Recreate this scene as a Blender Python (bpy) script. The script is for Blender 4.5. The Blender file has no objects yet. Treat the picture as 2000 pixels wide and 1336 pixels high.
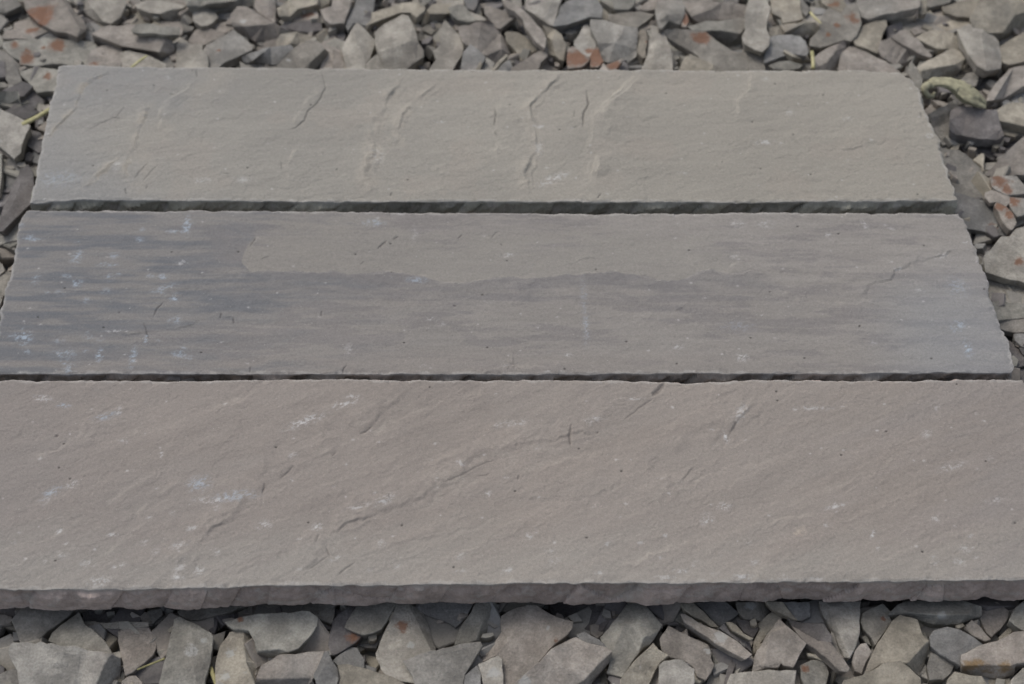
import bpy, bmesh, math, random
import numpy as np
from mathutils import Vector, noise as mnoise
from mathutils.geometry import delaunay_2d_cdt

C = bpy.context.scene.collection
SC = bpy.context.scene

# ------------------------------------------------------------------ camera, sky, sun, exposure
TH = math.radians(52.9)          # how far the camera looks down
FPX = 2000 * 50 / 36.0           # focal length in photo pixels
CAM_H = 1.009                    # metres above the slabs' top face
cam_data = bpy.data.cameras.new('camera')
cam_data.lens = 50
cam_data.sensor_width = 36
cam_data.clip_start = 0.05
cam_data.clip_end = 200
cam_data.dof.use_dof = True
cam_data.dof.focus_distance = 1.20
cam_data.dof.aperture_fstop = 5.0
cam = bpy.data.objects.new('camera', cam_data)
C.objects.link(cam)
cam.location = (0, 0, CAM_H)
cam.rotation_euler = (math.pi / 2 - TH, 0, 0)
SC.camera = cam

SUN_EL, SUN_AZ = math.radians(55), math.radians(-42)   # behind the slabs, to the left
world = bpy.data.worlds.new('World')
SC.world = world
world.use_nodes = True
wn = world.node_tree.nodes
wl = world.node_tree.links
bg = wn.get('Background') or wn.new('ShaderNodeBackground')
sky = wn.new('ShaderNodeTexSky')
sky.sky_type = 'NISHITA'
sky.sun_disc = False
sky.sun_elevation = SUN_EL
sky.sun_rotation = SUN_AZ
sky.air_density = 1.0
sky.dust_density = 3.0
# thin cloud: the sky's blue is partly washed out to its own brightness
bw = wn.new('ShaderNodeRGBToBW'); wl.new(sky.outputs[0], bw.inputs[0])
wash = wn.new('ShaderNodeMix'); wash.data_type = 'RGBA'; wash.inputs[0].default_value = 0.55
wl.new(sky.outputs[0], wash.inputs[6]); wl.new(bw.outputs[0], wash.inputs[7])
wl.new(wash.outputs[2], bg.inputs['Color'])
bg.inputs['Strength'].default_value = 0.15
sun_data = bpy.data.lights.new('sun', 'SUN')
sun_data.energy = 1.0
sun_data.angle = math.radians(22)
sun_data.color = (1.0, 0.945, 0.865)
sun = bpy.data.objects.new('sun', sun_data)
C.objects.link(sun)
sd = Vector((math.sin(SUN_AZ) * math.cos(SUN_EL), math.cos(SUN_AZ) * math.cos(SUN_EL), math.sin(SUN_EL)))
sun.rotation_euler = sd.to_track_quat('Z', 'Y').to_euler()
sun.location = sd * 5
SC.view_settings.view_transform = 'Standard'
SC.view_settings.look = 'None'
SC.view_settings.gamma = 1
SC.view_settings.use_curve_mapping = False
SC.view_settings.exposure = 0.15

# ------------------------------------------------------------------ helpers
CT, ST = math.cos(TH), math.sin(TH)

def ray(px, py):
    dx = (px - 1000) / FPX
    dy = (668 - py) / FPX
    return dx, CT + dy * ST, -ST + dy * CT

def at(px, py, z=0.0):
    """the point of the world at height z that the photo shows at (px, py)"""
    dx, dy, dz = ray(px, py)
    t = (z - CAM_H) / dz
    return Vector((dx * t, dy * t, z))

def mpp(px, py, z=0.0):
    dx, dy, dz = ray(px, py)
    return (z - CAM_H) / dz / FPX

def to_px(x, y, z):
    v = np.array([x, y, z - CAM_H])
    d = v[1] * CT - v[2] * ST
    u = v[1] * ST + v[2] * CT
    return 1000 + v[0] / d * FPX, 668 - u / d * FPX

def _hash(ix, iy, seed):
    h = (ix.astype(np.int64) * 374761393 + iy.astype(np.int64) * 668265263 + seed * 1442695041) & 0xffffffff
    h = ((h ^ (h >> 13)) * 1274126177) & 0xffffffff
    h = h ^ (h >> 16)
    return (h & 0xffff) / 65535.0

def vnoise(x, y, seed=0):
    ix, iy = np.floor(x), np.floor(y)
    fx, fy = x - ix, y - iy
    fx = fx * fx * fx * (fx * (fx * 6 - 15) + 10)
    fy = fy * fy * fy * (fy * (fy * 6 - 15) + 10)
    a = _hash(ix, iy, seed); b = _hash(ix + 1, iy, seed)
    c = _hash(ix, iy + 1, seed); d = _hash(ix + 1, iy + 1, seed)
    return (a + (b - a) * fx) * (1 - fy) + (c + (d - c) * fx) * fy

def fbm(x, y, seed=0, octv=5, gain=0.5):
    s, amp, tot = 0, 1.0, 0
    for i in range(octv):
        s = s + amp * vnoise(x * 2 ** i + 17.3 * i, y * 2 ** i - 9.1 * i, seed + i * 13)
        tot += amp
        amp *= gain
    return s / tot          # 0..1, mean .5

def smooth(a, b, x):
    t = np.clip((x - a) / (b - a), 0, 1)
    return t * t * (3 - 2 * t)

def worley(x, y, seed=0):
    ix, iy = np.floor(x), np.floor(y)
    best = np.full(np.shape(x), 9.0)
    ident = np.zeros(np.shape(x))
    for ox in (-1, 0, 1):
        for oy in (-1, 0, 1):
            cx, cy = ix + ox, iy + oy
            px = cx + _hash(cx, cy, seed)
            py = cy + _hash(cx, cy, seed + 5)
            d = (px - x) ** 2 + (py - y) ** 2
            m = d < best
            best = np.where(m, d, best)
            ident = np.where(m, _hash(cx, cy, seed + 9), ident)
    return np.sqrt(best), ident

def tag(o, label=None, cat=None, group=None, kind=None):
    if label: o['label'] = label
    if cat: o['category'] = cat
    if group: o['group'] = group
    if kind: o['kind'] = kind

def nt(mat):
    mat.use_nodes = True
    n = mat.node_tree.nodes
    n.clear()
    out = n.new('ShaderNodeOutputMaterial')
    b = n.new('ShaderNodeBsdfPrincipled')
    mat.node_tree.links.new(b.outputs[0], out.inputs[0])
    b.inputs['Roughness'].default_value = 0.85
    b.inputs['Specular IOR Level'].default_value = 0.25
    return n, mat.node_tree.links, b

def math_node(n, l, op, a, b=None, clamp=False):
    m = n.new('ShaderNodeMath'); m.operation = op; m.use_clamp = clamp
    for i, v in enumerate((a, b)):
        if v is None: continue
        if isinstance(v, (int, float)): m.inputs[i].default_value = v
        else: l.new(v, m.inputs[i])
    return m.outputs[0]

def mix_col(n, l, fac, a, b, mode='MIX'):
    m = n.new('ShaderNodeMix'); m.data_type = 'RGBA'; m.blend_type = mode
    for s, v in ((m.inputs[0], fac), (m.inputs[6], a), (m.inputs[7], b)):
        if isinstance(v, (int, float)): s.default_value = v
        elif isinstance(v, tuple): s.default_value = (*v, 1) if len(v) == 3 else v
        else: l.new(v, s)
    return m.outputs[2]

def noise_tex(n, l, vec, scale, detail=4, rough=0.55):
    t = n.new('ShaderNodeTexNoise')
    t.inputs['Scale'].default_value = scale
    t.inputs['Detail'].default_value = detail
    t.inputs['Roughness'].default_value = rough
    l.new(vec, t.inputs['Vector'])
    return t.outputs['Fac']

def ramp(n, l, fac, p0, p1):
    r = n.new('ShaderNodeMapRange'); r.interpolation_type = 'SMOOTHSTEP'
    r.inputs['From Min'].default_value = p0; r.inputs['From Max'].default_value = p1
    l.new(fac, r.inputs['Value'])
    return r.outputs['Result']

# ------------------------------------------------------------------ ground under the chips
def ground():
    mat = bpy.data.materials.new('soil')
    n, l, b = nt(mat)
    tc = n.new('ShaderNodeTexCoord')
    f = noise_tex(n, l, tc.outputs['Object'], 22, 6)
    col = mix_col(n, l, f, (0.035, 0.030, 0.026), (0.10, 0.09, 0.075))
    l.new(col, b.inputs['Base Color'])
    bp = n.new('ShaderNodeBump'); bp.inputs['Distance'].default_value = 0.01
    l.new(f, bp.inputs['Height']); l.new(bp.outputs[0], b.inputs['Normal'])
    bm = bmesh.new()
    bmesh.ops.create_grid(bm, x_segments=40, y_segments=40, size=30)
    me = bpy.data.meshes.new('ground'); bm.to_mesh(me); bm.free()
    o = bpy.data.objects.new('ground', me); C.objects.link(o)
    o.location = (0, 0, -0.095)
    me.materials.append(mat)
    tag(o, 'dark soil under the bed of stone chips', kind='structure')
ground()

# ------------------------------------------------------------------ the three slabs
def slab_material():
    mat = bpy.data.materials.new('riven_sandstone')
    n, l, b = nt(mat)
    at_ = n.new('ShaderNodeAttribute'); at_.attribute_name = 'pigment'
    tc = n.new('ShaderNodeTexCoord')
    g1 = noise_tex(n, l, tc.outputs['Object'], 420, 3, 0.7)
    g2 = noise_tex(n, l, tc.outputs['Object'], 1300, 2, 0.6)
    g = math_node(n, l, 'ADD', math_node(n, l, 'MULTIPLY', g1, 0.50), math_node(n, l, 'MULTIPLY', g2, 0.55))
    g = math_node(n, l, 'ADD', g, 0.475)
    col = mix_col(n, l, 1.0, at_.outputs['Color'], g, 'MULTIPLY')
    # isolated pale mineral grains
    sp = ramp(n, l, noise_tex(n, l, tc.outputs['Object'], 700, 1, 0.4), 0.735, 0.78)
    col = mix_col(n, l, math_node(n, l, 'MULTIPLY', sp, 0.35), col, (0.52, 0.50, 0.46))
    l.new(col, b.inputs['Base Color'])
    bp = n.new('ShaderNodeBump'); bp.inputs['Distance'].default_value = 0.0007
    bp.inputs['Strength'].default_value = 0.8
    g3 = noise_tex(n, l, tc.outputs['Object'], 330, 6, 0.8)
    l.new(g3, bp.inputs['Height']); l.new(bp.outputs[0], b.inputs['Normal'])
    b.inputs['Roughness'].default_value = 0.8
    return mat
SLAB_MAT = slab_material()

def world_pts(pts):
    return np.array([at(x, y)[:2] for x, y in pts])

def poly_dist(X, Y, pts, reach):
    """distance and side (+1 = to the left of the travel direction) of every grid point to a world polyline"""
    D = np.full(X.shape, 9.0); S = np.zeros(X.shape); Tt = np.zeros(X.shape)
    nseg = len(pts) - 1
    for i in range(nseg):
        a, b = pts[i], pts[i + 1]
        lo = np.minimum(a, b) - reach; hi = np.maximum(a, b) + reach
        m = (X > lo[0]) & (X < hi[0]) & (Y > lo[1]) & (Y < hi[1])
        if not m.any(): continue
        x, y = X[m], Y[m]
        d = b - a; L2 = d @ d + 1e-12
        t = np.clip(((x - a[0]) * d[0] + (y - a[1]) * d[1]) / L2, 0, 1)
        dist = np.hypot(x - a[0] - t * d[0], y - a[1] - t * d[1])
        side = np.sign(d[0] * (y - a[1]) - d[1] * (x - a[0]))
        cur = D[m]; better = dist < cur
        cur[better] = dist[better]; D[m] = cur
        s = S[m]; s[better] = side[better]; S[m] = s
        tt = Tt[m]; tt[better] = (i + t[better]) / nseg; Tt[m] = tt
    return D, S, Tt

def interp_poly(pts, key, val, q):
    pts = sorted(pts, key=lambda p: p[key])
    return np.interp(q, [p[key] for p in pts], [p[val] for p in pts])

def make_slab(spec):
    seed = spec['seed']; T = spec.get('T', 0.034)
    NX, NY, K = 1400, 300, 16
    Lw, Rw = world_pts(spec['left']), world_pts(spec['right'])
    Fw, Bw = world_pts(spec['front']), world_pts(spec['back'])
    u = np.linspace(0, 1, NX); v = np.linspace(0, 1, NY)
    # a finer step near the rims
    xs0, xs1 = Lw[:, 0].mean(), Rw[:, 0].mean()
    xl = interp_poly(Lw, 1, 0, np.linspace(Fw[:, 1].mean(), Bw[:, 1].mean(), NY))
    xr = interp_poly(Rw, 1, 0, np.linspace(Fw[:, 1].mean(), Bw[:, 1].mean(), NY))
    vv = v * 190 / 6
    xl = xl + (fbm(vv * .7, vv * 0 + 3, seed + 1, 4, .4) - .5) * 0.004
    xr = xr + (fbm(vv * .7, vv * 0 + 8, seed + 2, 4, .4) - .5) * 0.006
    U, V = np.meshgrid(u, v)
    X = xl[:, None] * (1 - U) + xr[:, None] * U
    fy = interp_poly(Fw, 0, 1, X[0]); by = interp_poly(Bw, 0, 1, X[-1])
    ux = u * 900
    fy = fy + (fbm(ux / 11, ux * 0, seed + 3, 5, .6) - .5) * spec.get('wob', 0.0022)
    by = by + (fbm(ux / 13, ux * 0 + 5, seed + 4, 5, .6) - .5) * 0.003
    Y = fy[None, :] * (1 - V) + by[None, :] * V
    # rounded / clipped corners
    # --- height of the riven face
    wx = (fbm(X * 90, Y * 90, seed + 20, 3) - .5) * 0.005
    wy = (fbm(X * 90, Y * 90, seed + 21, 3) - .5) * 0.005
    wx = wx + (fbm(X * 240, Y * 240, seed + 22, 3) - .5) * 0.0028
    wy = wy + (fbm(X * 240, Y * 240, seed + 23, 3) - .5) * 0.0028
    XW, YW = X + wx, Y + wy
    ca, sa = math.cos(spec['grain']), math.sin(spec['grain'])
    GX, GY = X * ca + Y * sa, -X * sa + Y * ca
    H = (fbm(X * 6, Y * 6, seed + 30, 3) - .5) * 0.0035
    H += (fbm(GX * 14, GY * 42, seed + 31, 5, .55) - .5) * 0.0013 * spec['rough']
    H += (fbm(GX * 70, GY * 160, seed + 32, 4, .6) - .5) * 0.0006 * spec['rough']
    # thin delaminated layers: terraces with soft risers
    tb = fbm(GX * 8 + wx * 60, GY * 26 + wy * 60, seed + 33, 5, .6) * 6
    fr = tb - np.floor(tb)
    H += (np.floor(tb) + smooth(0.0, 0.07, fr)) * 0.00022 * spec['rough']
    P = np.zeros(X.shape + (3,))
    bx = spec['color'](X, Y, GX, GY, XW, YW, seed)
    P[:] = bx
    for pts, step, fall in spec['ledges']:
        W = world_pts(pts)
        D, S, Tt = poly_dist(XW, YW, W, abs(fall) * 4)
        env = smooth(0, .12, Tt) * (1 - smooth(.88, 1, Tt)) * .8 + .2
        env = env * (spec.get('emin', .3) + 1.3 * smooth(.30, .68, fbm(X * 38, Y * 38, seed + 40, 3)))
        hi = np.sign(step)
        near_ = D < 8
        SD = np.where(near_, D * S * hi, -1.0)
        rw = .0016 + spec.get('soft', .007) * vnoise(X * 45, Y * 45, seed + 42) ** 1.5
        H += spec.get('lg', .75) * abs(step) * smooth(-.3, 1.0, SD / rw) * np.exp(-np.maximum(SD, 0) / (fall * 1.6)) * env
        # freshly broken riser: a touch paler
        k = np.exp(-(D / 0.0022) ** 2) * env * smooth(.42, .6, fbm(X * 200, Y * 200, seed + 41, 3))
        P = P + (k * .10)[..., None] * (np.array([.46, .42, .36]) - P) 
        if 'band' in spec and step < 0:
            kb = np.exp(-(np.maximum(SD, 0) / .007) ** 2) * smooth(-.0015, .0003, SD) * env * smooth(.36, .58, fbm(X * 120, Y * 120, seed + 43, 4))
            P = P + (kb * .55)[..., None] * (np.array(spec['band']) - P)
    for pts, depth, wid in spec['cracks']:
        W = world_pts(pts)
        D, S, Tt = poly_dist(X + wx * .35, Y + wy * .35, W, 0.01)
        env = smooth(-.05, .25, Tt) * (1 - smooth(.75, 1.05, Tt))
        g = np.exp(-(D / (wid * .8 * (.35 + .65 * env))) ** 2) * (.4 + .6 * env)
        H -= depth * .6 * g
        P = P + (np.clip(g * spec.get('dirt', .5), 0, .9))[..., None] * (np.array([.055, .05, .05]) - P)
    for x, y, rx, ry, a, amt, col in spec['scuffs']:
        c = at(x, y); m_ = mpp(x, y)
        ca2, sa2 = math.cos(a), math.sin(a)
        dx, dy = (X - c[0]), (Y - c[1])
        du = (dx * ca2 + dy * sa2) / (rx * m_); dv = (-dx * sa2 + dy * ca2) / (ry * m_ * 1.2)
        r = np.sqrt(du * du + dv * dv)
        mk = smooth(1.4, .1, r) * smooth(.44, .78, fbm(X * 330 + y + Y * 150, Y * 520 - X * 150, seed + int(x) % 17, 4, .8) + .10 * (1 - r))
        P = P + (mk * amt * .78)[..., None] * (np.array(col) - P)
    # little pale nicks all over
    wn_, idn = worley(X * spec['nick'], Y * spec['nick'] * 1.3, seed + 50)
    nick = smooth(.10 * idn, .0, wn_ * (.4 + 2.6 * fbm(X * 600, Y * 600, seed + 51, 2))) * (idn > .6)
    P = P + (nick * .40)[..., None] * (np.array([.62, .60, .58]) - P)
    wn_, idn = worley(X * 16, Y * 20, seed + 52)
    pit = smooth(.022, .010, wn_) * (idn > .62)
    P = P + (pit * .8)[..., None] * (np.array([.06, .055, .05]) - P)
    H -= pit * .0006
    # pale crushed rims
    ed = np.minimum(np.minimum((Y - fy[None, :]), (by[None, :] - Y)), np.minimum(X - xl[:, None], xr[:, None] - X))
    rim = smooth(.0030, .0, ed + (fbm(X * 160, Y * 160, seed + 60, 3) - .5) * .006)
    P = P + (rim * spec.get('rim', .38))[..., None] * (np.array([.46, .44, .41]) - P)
    H -= smooth(.0022, 0, ed) * (.0002 + .0009 * smooth(.45, .75, fbm(X * 45, Y * 45, seed + 61, 4)))
    chipd = smooth(.62, .72, fbm(X * 55, Y * 55, seed + 62, 3)) * smooth(.007, 0, ed)
    H -= chipd * .0009
    H -= H[NY // 2].mean()

    top = np.stack([X, Y, H], -1).reshape(-1, 3)
    col = P.reshape(-1, 3)
    idx = np.arange(NX * NY).reshape(NY, NX)
    faces = np.stack([idx[:-1, :-1], idx[:-1, 1:], idx[1:, 1:], idx[1:, :-1]], -1).reshape(-1, 4)
    # the rim loop, counter-clockwise seen from above
    loop = np.concatenate([idx[0, :], idx[1:, -1], idx[-1, -2::-1], idx[-2:0:-1, 0]])
    base = top[loop]
    nrm = np.roll(base, -3, 0) - np.roll(base, 3, 0)
    nrm = np.stack([nrm[:, 1], -nrm[:, 0]], -1)
    nrm /= np.linalg.norm(nrm, axis=1)[:, None] + 1e-9
    for _ in range(6):
        nrm = (np.roll(nrm, 1, 0) + nrm + np.roll(nrm, -1, 0)) / 3
    s = np.concatenate([[0], np.cumsum(np.linalg.norm(np.diff(base[:, :2], axis=0), axis=1))])
    rings, cols = [], []
    for k in range(1, K + 1):
        t = k / K
        sl = s + t * T * spec['slant']
        w1, id1 = worley(sl / spec['cell'] + 100, t * .5 + id_off(sl, seed), seed + 70)
        w2, id2 = worley(sl / .009 + 30, t * 3.0 + sl * 0, seed + 71)
        off = (.0075 * (w1) * -1 + .0026 + (id1 - .5) * .0055) * smooth(0, .18, np.full_like(s, t))
        off += -.0026 * w2 * (1 - .5 * t) + (fbm(s / .008, s * 0 + t * 5, seed + 72, 5, .6) - .5) * .0030
        off += spec['belly'] * math.sin(t * math.pi) - spec['under'] * t
        off = off * (1 - .45 * t) * smooth(0, 3.5, k)
        z = base[:, 2] * (1 - t) - T * t + (fbm(s / .02, s * 0 + 4, seed + 73, 4) - .5) * .0022 * (t > .95)
        rings.append(np.stack([base[:, 0] + nrm[:, 0] * off, base[:, 1] + nrm[:, 1] * off, z], -1))
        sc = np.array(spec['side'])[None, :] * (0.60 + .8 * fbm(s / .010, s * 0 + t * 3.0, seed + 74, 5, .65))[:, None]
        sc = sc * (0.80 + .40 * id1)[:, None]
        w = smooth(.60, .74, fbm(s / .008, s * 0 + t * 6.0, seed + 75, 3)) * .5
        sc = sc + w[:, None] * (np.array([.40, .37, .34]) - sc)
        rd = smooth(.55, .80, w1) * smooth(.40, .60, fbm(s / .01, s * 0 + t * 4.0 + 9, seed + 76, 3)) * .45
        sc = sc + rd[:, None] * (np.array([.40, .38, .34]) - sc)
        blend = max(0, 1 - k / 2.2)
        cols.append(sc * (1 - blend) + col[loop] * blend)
    n0 = len(top); M = len(loop)
    V3 = np.concatenate([top] + rings)
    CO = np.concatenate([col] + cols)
    prev = loop
    fs = [faces]
    for k in range(K):
        cur = n0 + k * M + np.arange(M)
        fs.append(np.stack([prev, cur, np.roll(cur, -1), np.roll(prev, -1)], -1))
        prev = cur
    F = np.concatenate(fs)
    me = bpy.data.meshes.new(spec['name'])
    org = V3[:, :].mean(0); org[2] = -T
    VL = V3 - org
    bot = prev
    me.vertices.add(len(VL)); me.vertices.foreach_set('co', VL.astype(np.float32).ravel())
    nl = len(F) * 4 + M
    me.loops.add(nl); me.loops.foreach_set('vertex_index', np.concatenate([F.ravel(), bot[::-1]]).astype(np.int32))
    me.polygons.add(len(F) + 1)
    me.polygons.foreach_set('loop_start', np.concatenate([np.arange(len(F)) * 4, [len(F) * 4]]).astype(np.int32))
    sm = np.ones(len(F) + 1, dtype=bool); sm[len(faces) + 2 * M:] = False
    me.polygons.foreach_set('use_smooth', sm)
    me.update(calc_edges=True)
    a = me.attributes.new('pigment', 'FLOAT_COLOR', 'POINT')
    a.data.foreach_set('color', np.concatenate([np.clip(CO, 0, 1), np.ones((len(CO), 1))], 1).astype(np.float32).ravel())
    me.materials.append(SLAB_MAT)
    o = bpy.data.objects.new(spec['name'], me); C.objects.link(o)
    o.location = org
    tag(o, spec['label'], 'paving slab', 'stone slabs laid side by side', 'thing')
    return o

def id_off(s, seed):
    return .15 * vnoise(s / .05, s * 0, seed)

WHT, BLU = (.62, .61, .60), (.42, .50, .58)
R = math.radians

def col_far(X, Y, GX, GY, XW, YW, sd_):
    n1 = fbm(X * 5, Y * 9, sd_ + 80, 4)
    n2 = fbm(X * 10, Y * 130, sd_ + 81, 4)
    c = np.array([.274, .261, .234]) * (0.88 + .18 * n1 + .10 * n2)[..., None]
    warm = smooth(-.55, .30, X + (n1 - .5) * .35)
    c = c * (1 + warm[..., None] * (np.array([1.10, 1.075, 1.03]) - 1))
    cool = smooth(-.22, -.42, X + (Y - .9) * .5 + (n1 - .5) * .3)
    c = c + (cool * .35)[..., None] * (np.array([.235, .245, .26]) - c)
    pk = smooth(.56, .74, fbm(X * 22, Y * 22, sd_ + 82, 4))
    c = c + (pk * .12)[..., None] * (np.array([.34, .28, .235]) - c)
    for px0, wd in ((762, 26), (1060, 30), (1165, 40), (330, 30)):
        q0 = at(px0, 265)
        bd = np.exp(-((X - q0[0] - (Y - q0[1]) * .25 + (n1 - .5) * .06) / (wd * mpp(px0, 265))) ** 2) * smooth(.35, .6, fbm(X * 40, Y * 40, sd_ + 92, 4))
        c = c + (bd * .5)[..., None] * (np.array([.320, .295, .255]) - c)
    return c

PLATEAU = [(474, 495), (472, 513), (490, 530), (525, 530), (567, 530), (623, 534), (647, 529), (682, 536), (720, 534),
           (755, 530), (807, 534), (839, 544), (867, 553), (912, 551), (965, 543), (1003, 539), (1028, 544), (1056, 543),
           (1098, 537), (1150, 534), (1196, 530), (1245, 537), (1273, 544), (1300, 549), (1335, 546), (1363, 530),
           (1394, 527), (1422, 536), (1457, 530), (1496, 534), (1524, 541), (1531, 565)]

def col_mid(X, Y, GX, GY, XW, YW, sd_):
    st = fbm(X * 5 + 3, Y * 55 + (fbm(X * 9, Y * 9, sd_ + 86, 3)) * 6, sd_ + 83, 5, .6)
    st2 = fbm(X * 16, Y * 150, sd_ + 84, 4, .6)
    n1 = fbm(X * 4, Y * 8, sd_ + 85, 4)
    c = np.array([.258, .240, .219]) * (0.9 + .2 * n1)[..., None]
    rag = st * .4 + st2 * .3 + fbm(X * 30 + 4, Y * 170, sd_ + 93, 5, .75) * .3
    cool = smooth(.42, .62, rag) * .45 + smooth(.505, .535, rag) * .45
    c = c + (cool * .62)[..., None] * (np.array([.192, .178, .174]) - c)
    st3 = fbm(X * 28, Y * 260, sd_ + 91, 4, .65)
    c = c * (.90 + .20 * st3)[..., None]
    W = world_pts(PLATEAU)
    edge = np.interp(X, W[:, 0], W[:, 1], left=9, right=9)
    lf = smooth(-.0012, .0012, X - W[0, 0] - 9.0 * np.clip(Y - at(480, 512)[1], -.02, .03) ** 2 + (fbm(X * 75, Y * 75, sd_ + 94, 3) - .5) * .004) * smooth(.02, -.03, X - W[-1, 0] + (n1 - .5) * .10)
    warp = (fbm(X * 75, Y * 75, sd_ + 87, 4, .6) - .5) * .006
    pl = smooth(-.0008, .0010, Y + warp - edge) * smooth(.060, .038, Y + (rag - .5) * .09 + (n1 - .5) * .05 - edge)
    c = c + (pl * lf * .72)[..., None] * (np.array([.262, .246, .220]) * (.93 + .14 * n1)[..., None] - c)
    # below the delaminated layer the fresh face is cooler
    lo = smooth(.0012, -.0006, Y + warp - edge) * smooth(-.045, -.002, Y - edge + (st2 - .5) * .05) * (edge < 8)
    c = c + (lo * lf * .5)[..., None] * (np.array([.172, .166, .166]) - c)
    bt = smooth(.030, .008, Y - at(1000, 728)[1] + (st - .5) * .03) * smooth(.5, -.1, X)
    c = c + (bt * .6)[..., None] * (np.array([.262, .236, .212]) - c)
    c0 = at(120, 560)
    bl = smooth(.36, .08, np.hypot((X - c0[0]), (Y - c0[1]) * 1.9) + (st - .5) * .35)
    c = c + (bl * (1 - pl * lf) * (.34 + .60 * smooth(.36, .62, st2 * .6 + st * .2 + st3 * .2)))[..., None] * (np.array([.142, .148, .158]) - c)
    rt = smooth(.30, .46, X + (n1 - .5) * .1)
    c = c * (1 + rt[..., None] * .08)
    bu = smooth(.12, .02, np.hypot(X - at(1880, 660)[0], (Y - at(1880, 660)[1]) * .9) + (n1 - .5) * .06)
    c = c + (bu * .3)[..., None] * (np.array([.24, .27, .30]) - c)
    return c

def col_near(X, Y, GX, GY, XW, YW, sd_):
    n1 = fbm(X * 4, Y * 5, sd_ + 88, 4)
    gr = fbm(GX * 9, GY * 50, sd_ + 89, 5, .6)
    c = np.array([.272, .2395, .2105]) * (0.76 + .16 * n1 + .22 * gr + .14 * fbm(GX * 30, GY * 210, sd_ + 95, 4, .65))[..., None]
    gy = smooth(.47, .64, fbm(GX * 6 + 5, GY * 18, sd_ + 90, 4))
    c = c + (gy * .25)[..., None] * (np.array([.275, .252, .228]) - c)
    mv = smooth(.15, -.55, X + (n1 - .5) * .5) * .5 + smooth(.25, .5, X + (gr - .5) * .3) * .45
    c = c + (mv * .8)[..., None] * (np.array([.222, .205, .198]) - c)
    fr = smooth(.075, .0, Y - at(1000, 1145)[1] + (gr - .5) * .08)
    c = c + (fr * .4)[..., None] * (np.array([.34, .325, .29]) - c)
    return c

def C1(x, y): return (x / 2.857, y / 2.857)
def C2(x, y): return (650 + x / 2.857, y / 2.857)
def C3(x, y): return (1300 + x / 2.857, y / 2.857)
def rnd_scuffs(seed, n, x0, x1, y0, y1, a, col, amt=.6, r=(4, 13)):
    rs = random.Random(seed); out = []
    for _ in range(n):
        rr = rs.uniform(*r)
        out.append((rs.uniform(x0, x1), rs.uniform(y0, y1), rr, rr * rs.uniform(.3, .7), a + rs.uniform(-.4, .4), amt * rs.uniform(.5, 1), col))
    return out

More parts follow.
